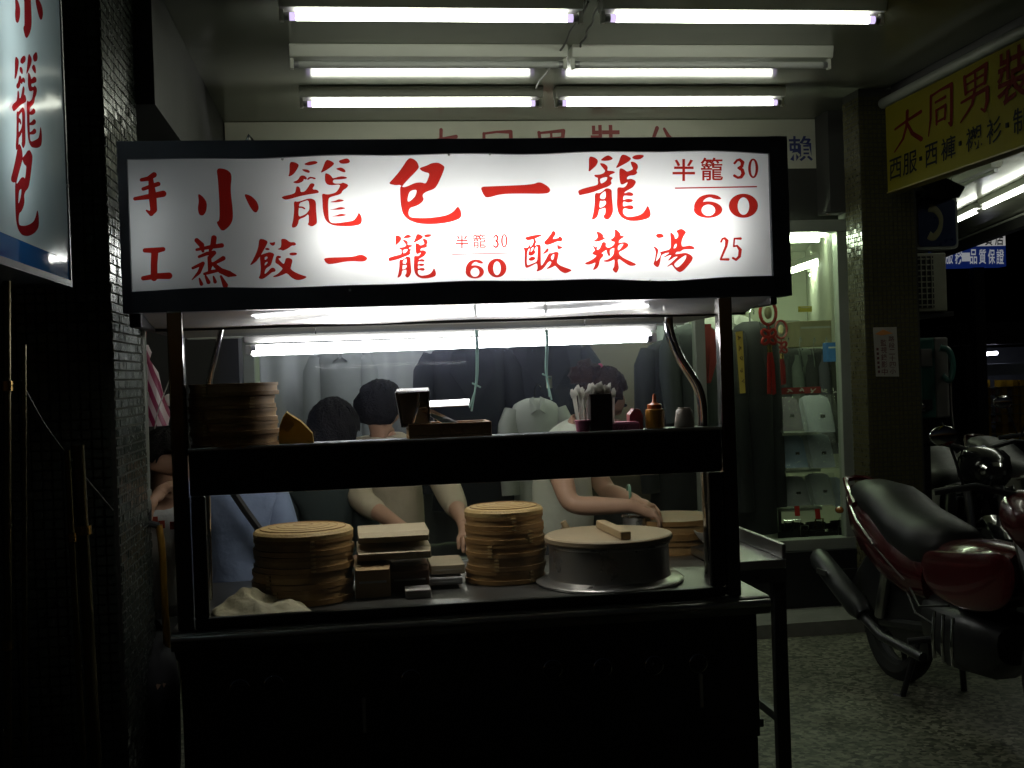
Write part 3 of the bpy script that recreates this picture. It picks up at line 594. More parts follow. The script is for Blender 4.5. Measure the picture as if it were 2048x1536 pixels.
# packaged shirts on a rack
M_bag = glass_mat('clear_plastic_bag', (.97, .98, .98), .26, .05, (.5, .55, .6), .07, 16, 1.)
def pack(label, u0, v0, u1, v1, Y, col, emblem=True):
    a = PY(u0, v1, Y); b = PY(u1, v0, Y); cx = (a.x+b.x)/2; w = b.x-a.x; h = b.z-a.z; z0 = a.z
    t = thing('packaged_shirt', label, 'shirt', (cx, Y, z0), 'folded shirts in plastic bags in the shop window')
    m = mat('shirt_%.2f_%.2f_%.2f' % col, col, .8, 0, .1, 20, .15, 60)
    tl = lambda z: Y+.1*(z-z0)/max(h, .01)
    def sec(z, k): y = tl(z0+z); return [(cx-w*.46*k, y, z0+z), (cx-w*.40*k, y-.03, z0+z), (cx, y-.038, z0+z), (cx+w*.40*k, y-.03, z0+z), (cx+w*.46*k, y, z0+z), (cx, y+.012, z0+z)]
    MB().loft([sec(0, .96), sec(h*.1, 1), sec(h*.75, 1), sec(h*.9, .9), sec(h*.97, .55)]).build('folded_shirt', m, t, True, angle=60)
    for s in (-1, 1):
        y = tl(z0+h)-.05
        MB().add([(cx+s*.004, y-.003, z0+h*.72), (cx+s*w*.2, y, z0+h*.8), (cx+s*w*.17, y+.02, z0+h*.99), (cx+s*w*.05, y+.02, z0+h*.97)], [(0, 1, 2, 3)]).build('collar', m, t, solid=.004)
    MB().add([(cx-.003, tl(z0)-.04, z0+h*.02), (cx+.003, tl(z0)-.04, z0+h*.02), (cx+.003, tl(z0+h*.72)-.042, z0+h*.72), (cx-.003, tl(z0+h*.72)-.042, z0+h*.72)], [(0, 1, 2, 3)]).build('placket', m, t, solid=.002)
    if emblem:
        y = tl(z0+h*.42)-.043
        B((cx+w*.02, y-.003, z0+h*.38), (cx+w*.16, y, z0+h*.47)).build('pocket_emblem', M_blackink, t)
    R = random.Random(int(u0+v0))
    def bg_(uu, vv):
        x = cx+(uu-.5)*w*1.04; z = z0-.005+vv*(h*1.02); return (x, tl(z)-.052-.012*math.sin(math.pi*uu)-.006*R.random(), z)
    MB().grid(bg_, 9, 9).build('plastic_bag', M_bag, t, True)
rows = [(1548, 792, 1608, 862, (.2, .17, .2)), (1606, 788, 1672, 866, (.42, .45, .5)), (1562, 868, 1617, 936, (.2, .3, .5)), (1612, 866, 1672, 936, (.34, .38, .46)),
        (1560, 952, 1622, 1012, (.36, .36, .42)), (1618, 946, 1672, 1010, (.4, .42, .46)), (1664, 955, 1692, 1012, (.22, .26, .4))]
wl = ['mauve folded shirt in plastic, top row of the window rack', 'white folded shirt with black emblem, top row of the window rack', 'sky blue folded shirt in plastic, middle row of the window rack', 'pale grey folded shirt in plastic, middle row of the window rack',
      'pinkish grey folded shirt in plastic, bottom row of the window rack', 'white folded shirt in plastic, bottom row of the window rack', 'narrow blue folded shirt at the end of the bottom row by the jamb']
for (u0, v0, u1, v1, c), l in zip(rows, wl): pack(l, u0, v0, u1, v1, 6.95, tuple(min(.8, q*1.5) for q in c))
rk = thing('shirt_rack', 'stepped display rack carrying the packaged shirts', 'rack', (2.5, 7.05, .43))
for v in (864, 938, 1014):
    a = PY(1545, v, 7.0); b = PY(1698, v, 7.0); B((a.x, 6.9, a.z-.02), (min(b.x, 2.85), 7.12, a.z-.005)).build('shelf', M_alu, rk)
for u in (1548, 1690):
    a = PY(u, 700, 7.13); B((a.x-.01, 7.125, .43), (a.x+.01, 7.145, 1.6)).build('upright', M_alu, rk)
# red band with characters above the rack
rb = thing('red_banner', 'red strip banner with white characters above the packaged shirts', 'banner', tuple(PY(1620, 790, 7.1)))
a = PY(1560, 789, 7.1); b = PY(1692, 771, 7.1); B((a.x, 7.1, a.z), (min(b.x, 2.95), 7.106, b.z)).build('strip', mat('banner_red', (.2, .012, .012), .6), rb)
for i in range(5):
    R = random.Random(60+i); u0 = 1574+i*23; mb = MB()
    for k in range(5):
        p0 = PY(u0+R.uniform(0, 12), 775+R.uniform(0, 11), 7.094); p1 = PY(u0+R.uniform(0, 12), 775+R.uniform(0, 11), 7.094); mb.tube([p0, p1], .0035, 4)
    mb.build('character_marks', mat('dull_white', (.45, .45, .4), .6), rb)
# boxes, clothes racks deeper in the shop
def dbox(name, lab, cat, u0, v0, u1, v1, Y, d, m, bevel=.006):
    a = PY(u0, v1, Y); b = PY(u1, v0, Y); t = thing(name, lab, cat, ((a.x+b.x)/2, Y+d/2, a.z))
    B((a.x, Y, a.z), (b.x, Y+d, b.z)).build('box', m, t, bevel=bevel)
    B((a.x+.01, Y-.004, b.z-(b.z-a.z)*.3), (b.x-.01, Y-.001, b.z-(b.z-a.z)*.22)).build('label_band', M_whitecloth, t); return t
dbox('shelf_carton', 'beige carton on the high shelf inside the shop', 'box', 1600, 640, 1668, 694, 8.6, .3, mat('beige_card', (.4, .35, .22), .7))
dbox('shelf_carton', 'pale carton behind the knot tassels inside the shop', 'box', 1560, 640, 1600, 700, 8.9, .3, mat('grey_card', (.3, .32, .28), .7))
dbox('blue_bag', 'bright blue bag hanging near the window jamb inside the shop', 'bag', 1655, 684, 1690, 724, 7.6, .08, mat('blue_plastic', (.03, .14, .4), .4))
dbox('yellow_tag', 'yellow price card under the shop tube light', 'card', 1598, 612, 1624, 624, 8.2, .02, mat('yellow_card', (.5, .42, .05), .6), .002)
sh = thing('wall_shelf', 'long shelf board along the back wall inside the shop', 'shelf', (2.9, 8.8, 1.7))
a = PY(1550, 702, 8.5); B((a.x, 8.5, a.z-.03), (3.55, 9.0, a.z)).build('board', M_alu, sh)
for x in (a.x+.1, 3.4): B((x, 8.55, a.z-.3), (x+.03, 8.95, a.z-.031)).build('bracket', M_alu, sh)
for i, (u, c) in enumerate(((1575, (.04, .045, .05)), (1600, (.12, .14, .13)), (1628, (.03, .03, .035)), (1652, (.1, .1, .13)), (1672, (.05, .05, .04)))):
    jacket('%s garment on the rail inside the shop, %s along' % (('slate', 'sage grey', 'black', 'dusty blue', 'dark olive')[i], ('first', 'second', 'third', 'fourth', 'fifth')[i]), PY(u, 706, 8.3+.05*i), .34, .75, mat('rail_cloth%d' % i, c, .85), .9, None, True, None, 'garment', 'rail_garment', 'garments on the shop rail')
# belts on the deck
M_belt = mat('black_leather', (.012, .012, .013), .35, 0, .3, 30)
for i, (u, v, gd) in enumerate(((1505, 1030, 0), (1560, 1042, 0), (1620, 1045, 1), (1660, 1040, 0), (1600, 1062, 0), (1675, 1062, 0))):
    p = PZ(u, v, .46); t = thing('leather_belt', ('rolled black belt near the steel side table', 'rolled black belt beside a red tag', 'rolled black belt with shining gold buckle', 'rolled black belt below the bottom shirt row', 'flat black belt at the front of the deck', 'flat black belt by the jamb')[i], 'belt', (p.x, min(p.y, 7.2), .43), 'belts laid on the display deck')
    y = max(6.78, min(p.y, 7.2)); pts = [(p.x+(.03+.012*k/6)*math.cos(k*.6), y+(.03+.012*k/6)*math.sin(k*.6), .46) for k in range(24)]
    mb = MB()
    for q0, q1 in zip(pts, pts[1:]): mb.add([(q0[0], q0[1], .431), (q1[0], q1[1], .431), (q1[0], q1[1], .47), (q0[0], q0[1], .47)], [(0, 1, 2, 3)])
    mb.box((p.x-.16, y-.05, .431), (p.x+.14, y-.045, .468)); mb.build('strap', M_belt, t)
    q = MB(); q.tube([(p.x-.02, y-.06, .44), (p.x+.03, y-.06, .44), (p.x+.03, y-.06, .5), (p.x-.02, y-.06, .5), (p.x-.02, y-.06, .44)], .006 if gd else .004, 6); q.build('buckle', M_gold if gd else M_chrome, t)
for i, (u, v) in enumerate(((1595, 1022), (1636, 1028))):
    p = PY(u, v, 6.85); tag(MB().add([(p.x-.016, 6.85, p.z-.03), (p.x+.016, 6.85, p.z-.03), (p.x+.016, 6.86, p.z+.03), (p.x-.016, 6.86, p.z+.03)], [(0, 1, 2, 3)]).build('price_tag', M_knot, None, solid=.002), ('red price tag standing left of the gold buckle', 'red price tag standing right of the gold buckle')[i], 'tag')
# ================================================================== FOOD CART
CY = 3.30
cart = thing('food_cart', 'dark steel dumpling cart with glass front, shelf and lit sign box on top', 'food cart', (.34, 3.75, 0))
M_paneldark = M_cartbody
def cp(a, b, nm, m=M_cartbody, bevel=.004, par=None): return B(a, b).build(nm, m, par or cart, bevel=bevel)
# cabinet
cp((-.49, 3.335, .40), (1.165, 4.02, .775), 'cabinet_front')
cp((-.49, 3.342, .08), (1.16, 4.02, .398), 'gas_compartment')
cp((1.166, 3.40, .405), (1.20, 3.70, .43), 'side_bracket', M_darksteel)
cp((.62, 3.36, .395), (1.14, 3.368, .70), 'door_panel', M_darksteel)
for x in (.0, .98): cp((x, 3.325, .50), (x+.012, 3.334, .60), 'door_handle', M_steel, .003)
# counter top with rounded front nosing
nose = [(3.275, .775), (3.268, .79), (3.268, .81), (3.275, .822), (3.29, .826), (4.06, .826), (4.06, .80), (3.335, .776)]
MB().loft([[(x, y, z) for y, z in nose] for x in (-.505, 1.185)]).build('counter_top', mat('worn_counter_steel', (.17, .17, .16), .36, .8, .3, 7, .05, 40, rvar=.12), cart, True, angle=50)
MB().tube([(-.503, 3.268, .808), (1.183, 3.268, .808)], .011, 12).build('front_rail', M_steel, cart, True)
# legs and castors
for x in (-.46, 1.13):
    for y in (3.37, 3.98):
        cp((x-.02, y-.02, .07), (x+.02, y+.02, .079), 'leg', M_darksteel, .003)
        w_ = MB().lathe([(0, -.014), (.03, -.014), (.035, -.008), (.035, .008), (.03, .014), (0, .014)], (0, 0, 0), 16)
        w_.v = [(x+a[2], y+a[0], .036+a[1]) for a in w_.v]; w_.build('castor', M_rubber, cart, True)
# gas knobs
for u, v in ((480, 1378), (548, 1370), (1105, 1338), (1205, 1335), (1308, 1330), (1396, 1326), (822, 1358)):
    p = PY(u, v, 3.334); k = MB().lathe([(.024, 0), (.024, .004), (.017, .006), (.016, .022), (.012, .026), (0, .026)], (0, 0, 0), 20)
    k.v = [(p.x+a[0], 3.334-a[2], p.z+a[1]) for a in k.v]; ko = k.build('knob', M_blackplastic, cart, True, angle=30)
    r_ = MB().tube([(p.x+.026*math.cos(a), 3.331, p.z+.026*math.sin(a)) for a in [i*math.pi/10 for i in range(21)]], .003, 6, False).build('knob_ring', M_chrome, ko, True)
# posts
M_post = mat('polished_post', (.3, .29, .28), .16, 1., .15, 20, rvar=.06)
cp((-.487, 3.285, .827), (-.445, 3.327, 1.70), 'post', M_post, .006)
cp((1.063, 3.285, .827), (1.105, 3.327, 1.70), 'post', M_post, .006)
# bent chrome rear pipes
def bez(ps, n=8):
    out = []; ps = [Vector(p) for p in ps]; ps = [ps[0]*2-ps[1]]+ps+[ps[-1]*2-ps[-2]]
    for i in range(1, len(ps)-2):
        a, b, c, d = ps[i-1:i+3]
        for k in range(n):
            t = k/n; out.append(.5*((2*b)+(c-a)*t+(2*a-5*b+4*c-d)*t*t+(3*b-a-3*c+d)*t**3))
    out.append(ps[-2]); return out
Yb = 3.62
MB().tube(bez([PY(1336, 606, Yb), PY(1338, 660, Yb), PY(1358, 712, Yb), PY(1392, 768, Yb), PY(1404, 810, Yb), PY(1407, 884, Yb), PY(1415, 1020, Yb), PY(1419, 1182, Yb)]), .0155, 12).build('bent_pipe', M_chrome, cart, True)
MB().tube(bez([PY(447, 606, Yb), PY(444, 650, Yb), PY(430, 715, Yb), PY(419, 768, Yb), PY(414, 890, Yb), PY(416, 1020, Yb), PY(420, 1200, Yb)]), .009, 10).build('bent_pipe', M_chrome, cart, True)
# upper shelf with deep front fascia
M_shelf = mat('dark_shelf_steel', (.022, .022, .028), .3, .5, .4, 7, .05, 30, rvar=.12)
cp((-.443, 3.29, 1.192), (1.061, 3.315, 1.318), 'shelf_fascia', M_shelf, .006)
cp((-.443, 3.316, 1.300), (1.061, 3.53, 1.316), 'shelf_board', M_darksteel)
MB().tube([(-.443, 3.292, 1.3185), (1.061, 3.292, 1.3185)], .006, 8).build('shelf_nosing', M_steel, cart, True)
# lower window: stiles, rails, pane
cp((-.443, 3.30, .856), (-.404, 3.325, 1.190), 'window_stile', M_black); cp((1.022, 3.30, .856), (1.061, 3.325, 1.190), 'window_stile', M_black)
cp((-.443, 3.296, .828), (1.061, 3.325, .855), 'window_rail', M_black)
M_pane = glass_mat('greasy_cart_glass', (.9, .9, .88), .035, .025, (.5, .5, .48), .03, 4.)
cp((-.403, 3.309, .857), (1.021, 3.314, 1.189), 'glass_pane', M_pane, 0)
# upper pane, with the bluish haze put into its film colour
M_pane2 = glass_mat('hazed_cart_glass', (.96, .97, 1.), .006, .011, (.42, .47, .68), .03, 2.5)
cp((-.38, 3.555, 1.30), (.985, 3.559, 1.645), 'glass_pane', M_pane2, 0)
# canopy
M_canopy = mat('canopy_glossy_enamel', (.5, .5, .5), .1, 0., .1, 6, rvar=.03)
can = MB().grid(lambda u, v: (-.56+u*1.80, 3.335+v*.225, 1.699-.036*v+.0016*math.sin(u*23+v*3)+.0014*math.sin(u*9+v*7+1)), 70, 14)
can.build('canopy_reflector', M_canopy, cart, True)
can = MB().grid(lambda u, v: (-.56+u*1.80, 3.565+v*.67, 1.668-.006*v+.002*math.sin(u*11+v*5)), 40, 14)
can.build('canopy_ceiling', mat('canopy_ceiling_paint', (.4, .4, .38), .35, .2, .15, 5), cart, True)
cp((-.56, 3.5605, 1.656), (1.24, 3.5645, 1.69), 'canopy_seam', M_black, 0)
cp((-.595, 3.40, 1.735), (1.262, 4.27, 1.79), 'canopy_roof', M_black)
cp((-.595, 3.345, 1.66), (-.562, 4.27, 1.734), 'canopy_side', M_black); cp((1.242, 3.345, 1.674), (1.264, 4.27, 1.734), 'canopy_side', M_black)
cp((-.561, 4.24, 1.655), (1.241, 4.262, 1.734), 'canopy_back', M_alu)
# lamp under the canopy
M_tubeK = emitter('lit_cart_tube', (1, .98, .93), E_CART)
lam = thing('cart_lamp', 'long lit fluorescent tube hanging under the cart canopy', 'fluorescent light', (.31, 3.64, 1.66))
TY = 3.64; tl_, tr_ = PY(505, 701, TY), PY(1300, 673, TY)
MB().tube([tl_, tr_], .0165, 16).build('tube', M_tubeK, lam, True)
B((tl_.x-.03, TY+.02, 1.618), (tr_.x+.03, TY+.075, 1.640)).build('housing', mat('aged_housing_paint', (.16, .16, .15), .5), lam, bevel=.005)
for x, s in ((tl_.x, -1), (tr_.x, 1)):
    B((x+s*.003, TY-.013, 1.58), (x+s*.02, TY+.075, 1.6115)).build('lamp_holder', M_white, lam, bevel=.003)
    MB().tube([(x-s*.012, TY, (tl_.z+tr_.z)/2), (x+s*.002, TY, (tl_.z+tr_.z)/2)], .0172, 12).build('end_cap', M_cap, lam, True)
for x in (-.1, .75): MB().tube([(x, TY+.05, 1.64), (x, TY+.05, 1.667)], .003, 6).build('hanger', M_chrome, lam)

# ------------------------------------------------------------------ sign box on the cart
sg = thing('sign_box', 'long backlit white sign box with red brush characters and prices on the cart', 'sign', (.34, 3.35, 1.69))
SX0, SX1, SZ0, SZ1 = -.602, 1.292, 1.697, 2.163; D0, D1 = 3.30, 3.50
M_boxin = mat('sign_inside_paint', (.2, .2, .2), .8)
B((SX0+.01, D1-.012, SZ0+.01), (SX1-.01, D1, SZ1-.01)).build('back_panel', M_boxin, sg)
for a, b, n in (((SX0, D0+.03, SZ1-.02), (SX1, D1+.01, SZ1), 'casing_top'), ((SX0, D0+.03, SZ0), (SX1, D1+.01, SZ0+.02), 'casing_bottom'), ((SX0, D0+.03, SZ0+.021), (SX0+.015, D1+.01, SZ1-.021), 'casing_end'), ((SX1-.025, D0+.03, SZ0+.021), (SX1, D1+.01, SZ1-.021), 'casing_end')):
    B(a, b).build(n, M_frame, sg, bevel=.003)
# face frame with the wavy sagging edge of the plastic
def strip(x0, x1, z0, fz, nm):
    n = 90; mb = MB(); 
    for i in range(n):
        xa = x0+(x1-x0)*i/n; xb = x0+(x1-x0)*(i+1)/n; a, b = fz(xa), fz(xb)
        mb.add([(xa, D0, z0), (xb, D0, z0), (xb, D0, b), (xa, D0, a), (xa, D0+.03, z0), (xb, D0+.03, z0), (xb, D0+.03, b), (xa, D0+.03, a)], [(0, 1, 2, 3), (3, 2, 6, 7), (0, 4, 5, 1)])
    mb.build(nm, M_frame, sg)
wav = lambda x, p: .003*math.sin(x*7+p)+.0018*math.sin(x*17+2*p)
strip(SX0, SX1, SZ1, lambda x: 2.117+wav(x, 1)+.006*(x > .1)*math.sin((x-.1)*3), 'face_frame')
strip(SX0, SX1, SZ0, lambda x: 1.757+wav(x, 4)+.007*math.exp(-((x-.2)/.18)**2)-.004*math.exp(-((x-.9)/.15)**2), 'face_frame')
B((SX0, D0-.001, SZ0), (-.577, D0+.03, SZ1)).build('face_frame', M_frame, sg); B((1.237, D0-.001, SZ0), (SX1, D0+.03, SZ1)).build('face_frame', M_frame, sg)
M_sheet = sheet_mat('sign_plastic', (.8, .81, .8), .8, .04, .18)
FY = D0+.012
MB().grid(lambda u, v: (-.58+u*1.82, FY+.002*math.sin(u*19+v*4)*math.sin(v*3.1), 1.74+v*.39), 60, 14).build('face_sheet', M_sheet, sg, True)
M_tubeG = emitter('lit_sign_tube', (1, 1, .97), E_SIGN)
MB().tube([(-.06, 3.41, 1.895), (1.11, 3.41, 1.90)], .016, 12).build('inner_tube', M_tubeG, sg, True)
M_tubeG2 = emitter('added_sign_glow', (.95, 1, 1), E_SIGN*.14)
MB().tube([(-.565, 3.42, 1.77), (-.535, 3.42, 2.02)], .012, 10).build('inner_tube', M_tubeG2, sg, True)  # weak extra tube, added to brighten the left end of the face
M_ink = film_mat('red_sign_film', (.58, .03, .022), .12)
LY = D0+.0075
onS = lambda x, y: tuple(PY(x, y, LY))
def trace(n, x0, y0, sc, grow=0.): put_glyph(gl(n, 110, grow), lambda x, y: onS(x0+x*10/sc, y0+y*10/sc), M_ink, sg)
trace('long', 555, 305, 9.6); trace('bao', 770, 305, 9.6); trace('long2', 1145, 300, 10.24, .5); trace('yi', 900, 270, 2.9257); trace('yi2', 240, 270, 3.0118)
trace('xiao', 240, 270, 3.0118); trace('shou', 240, 270, 3.0118); trace('gong', 240, 270, 3.0118); trace('zheng', 370, 465, 12.8); trace('jiao', 490, 465, 13.964, .6)
trace('suan', 1040, 455, 15.36, 1.); trace('la', 1160, 450, 15.36, .8); trace('tang', 1290, 450, 15.36, 1.)
put_glyph(gl('long2', 110, .6), boxfit(gl('long2', 110, .6), (777, 468, 872, 557), onS), M_ink, sg)
z2 = lambda x, y: onS(900+x*10/2.9257, 270+y*10/2.9257)
for n in ('six', 'zero', 'three', 'zero2', 'two', 'five'): put_glyph(gl(n, 60), z2, M_ink, sg)
for n, bx in (('six', (931, 519, 968, 557)), ('zero', (975, 517, 1013, 555)), ('three', (986, 469, 998, 496)), ('zero2', (1002, 468, 1015, 495))): put_glyph(gl(n, 60), boxfit(gl(n, 60), bx, onS), M_ink, sg)
for ch, bx, of in (('半', (1345, 318, 1390, 362), .018), ('籠', (1401, 315, 1446, 361), .012), ('半', (911, 470, 937, 497), .016), ('籠', (945, 468, 972, 496), .008)):
    g = fontglyph(ch, of); put_glyph(g, boxfit(g, bx, onS), M_ink, sg)
for (x0, y0, x1, y1, th) in ((1350, 375, 1514, 372, 2.6), (904, 508, 1020, 505, 1.8)):
    MB().add([onS(x0, y0), onS(x1, y1), onS(x1, y1+th), onS(x0, y0+th)], [(0, 1, 2, 3)]).build('price_rule', M_ink, sg)
for u, v in ((497, 278), (565, 318), (898, 309), (980, 308), (1300, 562), (700, 580)):
    p = PY(u, v, D0-.003); MB().ball((p.x, p.y, p.z), (.004, .003, .004), 8, 6).build('screw', M_steel, sg)
MB().tube([PY(490, 282, 3.34)+Vector((0, 0, -.01)), PY(498, 270, 3.34), PY(506, 282, 3.34)], .004, 6).build('wire_loop', M_chrome, sg)

# ------------------------------------------------------------------ stainless side table
st = thing('side_table', 'stainless side table with raised lip beside the cart', 'table', (1.42, 4.1, 0))
tz = .856
B((1.19, 3.70, tz-.03), (1.40, 4.6, tz)).build('top', M_steel, st, bevel=.004)
B((1.385, 3.70, tz+.001), (1.40, 4.6, tz+.05)).build('lip', M_steel, st, bevel=.003)
B((1.19, 3.70, tz-.075), (1.40, 3.712, tz-.031)).build('apron', M_darksteel, st)
for x, y in ((1.375, 3.72), (1.375, 4.57), (1.22, 4.57)): B((x-.022, y-.018, 0), (x+.022, y+.018, tz-.031)).build('leg', M_darksteel, st, bevel=.003)
B((1.372, 3.75, .3), (1.388, 4.55, .33)).build('stretcher', M_darksteel, st)
wt = thing('work_table', 'low steel work table behind the cart counter', 'table', (.5, 4.3, 0))
B((-.3, 4.09, .77), (1.17, 4.42, .80)).build('top', M_steel, wt, bevel=.004)
for x in (-.25, 1.12):
    for y in (4.12, 4.39): B((x-.02, y-.02, 0), (x+.02, y+.02, .769)).build('leg', M_darksteel, wt)

# ------------------------------------------------------------------ bamboo steamers
ORD = ['topmost', 'second from top', 'third from top', 'fourth from top', 'bottom']
def steamer(label, c, r, h, lid=False, open_=False, group=None, rim=None):
    t = thing('bamboo_steamer', label, 'steamer', tuple(c), group); x, y, z = c; R = random.Random(int(x*999+z*777))
    dx, dy = R.uniform(-.004, .004), R.uniform(-.004, .004); x += dx; y += dy
    MB().lathe([(r*.94, .004), (r, .004), (r, h-.002), (r*.955, h-.002), (r*.94, h-.01), (r*.94, .004)], (x, y, z), 40).build('hoop', M_bamboo, t, True, angle=30)
    MB().lathe([(r*1.0, 0.001), (r*1.035, 0.001), (r*1.038, h*.34), (r*1.0, h*.36), (r*1.0, .001)], (x, y, z), 40).build('lower_band', M_bamboo2, t, True, angle=30)
    MB().lathe([(r*1.0, h*.74), (r*1.025, h*.74), (r*1.025, h*.99), (r*1.0, h*.99)], (x, y, z), 40).build('upper_band', M_bamboo2, t, True, angle=30)
    a = R.uniform(3.6, 5.4); mb = MB()
    for k in range(4): mb.box((-.007+.0, -.003, h*(.08+.24*k)), (.007, .004, h*(.08+.24*k)+h*.12))
    mb.v = [(x+(r*1.04+q[1])*math.cos(a)-q[0]*math.sin(a), y+(r*1.04+q[1])*math.sin(a)+q[0]*math.cos(a), z+q[2]) for q in mb.v]; mb.build('cane_stitching', M_bamboolid, t)
    if open_:
        for i in range(9):
            yy = -r*.85+i*r*1.7/8; hl = math.sqrt(max(0, (r*.92)**2-yy*yy)); B((x-hl, y+yy-r*.07, z+.008), (x+hl, y+yy+r*.07, z+.012)).build('slat', M_bamboo, t)
    if lid:
        MB().lathe([(r*1.02, h), (r*1.03, h+.012), (r*.98, h+.02), (r*.8, h+.026), (r*.4, h+.031), (0, h+.032)], (x, y, z), 40).build('lid', M_bamboolid, t, True, angle=30)
        for k in range(5):
            rr = r*(.2+.17*k); MB().tube([(x+rr*math.cos(i*math.pi/16), y+rr*math.sin(i*math.pi/16), z+h+.031-.009*(rr/r)**2) for i in range(33)], .0022, 5, False).build('lid_weave_ring', M_bamboo2, t, True)
    return t
def stack(where, c, r, h, n, top, grp):
    for i in range(n):
        k = n-1-i; lab = 'bamboo steamer on %s, %s of its stack' % (where, ORD[k] if k < n-1 else 'bottom')
        steamer(lab, (c[0], c[1], c[2]+i*h), r*(1+.012*math.sin(i*2.3+c[0]*5)), h, lid=(k == 0 and top == 'lid'), open_=(k == 0 and top == 'open'), group=grp)
p = PY(470, 885, 3.41); stack('the cart\'s upper shelf', (p.x, 3.405, 1.317), .119, .036, 5, 'open', 'steamers stacked on the upper shelf')
p = PY(608, 1130, 3.68); stack('the counter by the cloth', (p.x, 3.66, .829), .148, .049, 4, 'lid', 'steamers stacked behind the lower glass')
p = PY(1006, 1100, 3.86); stack('the counter beside the steel pot', (p.x, 3.80, .828), .126, .043, 5, 'lid', 'steamers stacked behind the lower glass')
p = PY(1345, 1080, 4.24); stack('the work table behind the pot', (p.x, 4.25, .802), .165, .072, 2, 'open', 'large steamers on the work table')

# ------------------------------------------------------------------ pot with wooden lid
pc = PY(1222, 1165, 3.64); pxx, pyy = pc.x, 3.66
pot = thing('steel_pot', 'wide steel pot with flared base ring under a wooden lid', 'pot', (pxx, pyy, .827))
M_pot = mat('scuffed_aluminium_pot', (.5, .49, .47), .3, .82, .12, 9, .05, 90, rvar=.1)
MB().lathe([(.20, .001), (.232, .001), (.236, .008), (.23, .013), (.205, .016), (.195, .02), (.191, .03), (.19, .118), (.196, .122), (.196, .127), (.186, .127), (.184, .03), (.2, .001)], (pxx, pyy, .827), 56).build('body', M_pot, pot, True, angle=35)
M_lidw = mat('worn_lid_wood', (.4, .31, .19), .55, 0, .25, 9, .15, 40)
lidz = .957
mb = MB().lathe([(.198, 0), (.203, .005), (.203, .017), (.198, .021), (0, .021)], (pxx, pyy, lidz), 56); mb.build('lid', M_lidw, pot, True, angle=35)
a = PZ(1204, 1075, lidz+.03); b = PZ(1262, 1105, lidz+.03); d = (b-a).normalized(); n_ = Vector((-d.y, d.x, 0))*.017
hd = MB(); ln = .15; c0 = Vector((pxx+.012, pyy-.02, lidz+.022)); a = c0-d*ln; b = c0+d*ln
hd.loft([[q+n_, q+n_+Vector((0, 0, .026)), q-n_+Vector((0, 0, .026)), q-n_] for q in (a, b)]); hd.build('lid_handle', M_wood, pot, bevel=.004)
wd = tag(MB().tube([PY(1150, 1090, 3.95), PY(1138, 1066, 3.95), PY(1126, 1043, 3.95)], [.012, .014, .01], 12).build('rolling_pin', M_wood, None, True), 'wooden stick handle standing behind the lidded pot', 'rolling pin')
# flour sack
fs_ = MB(); R = random.Random(5)
def heap(u, v):
    x = -.41+.27*u; y = 3.36+.26*v; e = math.sin(math.pi*min(1, max(0, u)))**.5*math.sin(math.pi*v)**.6
    z = e*(.030+.034*math.exp(-((u-.28)/.25)**2-((v-.6)/.35)**2)+.009*math.sin(13*u+5*v+2*math.sin(6*v))+.006*math.sin(19*v-7*u)+.003*math.sin(41*u+13*v))
    return (x+.012*math.sin(9*v), y+.012*math.sin(8*u), .8295+max(0, z))
fs_.grid(heap, 44, 34); tag(fs_.build('flour_cloth', mat('floury_cloth', (.5, .46, .3), .9, 0, .25, 25, .5, 60), None, True, solid=.003), 'cream floury cloth heaped in the corner behind the glass', 'cloth')
# cartons and trays in the middle of the counter
M_card = mat('pale_carton', (.42, .35, .23), .75, 0, .15, 8, .1, 30); M_card2 = mat('kraft_carton', (.4, .27, .13), .75, 0, .2, 8, .1, 30)
def carton(lab, u0, v0, u1, v1, Y, d, m, flap=True):
    a = PY(u0, v1, Y); b = PY(u1, v0, Y); z0 = max(a.z, .828); t = thing('carton', lab, 'carton', ((a.x+b.x)/2, Y+d/2, z0))
    B((a.x, Y, z0), (b.x, Y+d, b.z)).build('box', m, t, bevel=.003)
    if flap: MB().add([(a.x, Y-.001, b.z), (b.x, Y-.001, b.z), (b.x-.005, Y-.03, b.z-.012), (a.x+.005, Y-.03, b.z-.012)], [(0, 1, 2, 3)]).build('flap', m, t, solid=.003)
    B((a.x+.012, Y-.0015, z0+(b.z-z0)*.45), (b.x-.012, Y-.0004, z0+(b.z-z0)*.52)).build('tape', M_whitecloth, t)
    return t
carton('pale carton standing against the steamer stack, lowest of the pile', 712, 1128, 780, 1215, 3.60, .16, M_card2)
carton('flat pale carton lying on the pile beside the steamers', 714, 1092, 862, 1124, 3.62, .2, M_card)
carton('long pale carton on top of the pile beside the steamers', 716, 1060, 858, 1088, 3.63, .2, M_card)
carton('dark kraft carton under the flat cartons', 782, 1130, 858, 1205, 3.66, .15, mat('dark_kraft', (.1, .05, .025), .8))
carton('small white carton in front of the dark gap', 812, 1178, 862, 1206, 3.55, .08, mat('white_carton', (.42, .4, .38), .7), False)
carton('low stack of white paper trays beside the second steamer stack', 862, 1128, 930, 1150, 3.7, .2, M_card, False)
carton('low paper tray under the white tray stack', 858, 1154, 925, 1172, 3.68, .2, mat('grey_tray', (.3, .3, .3), .7), False)
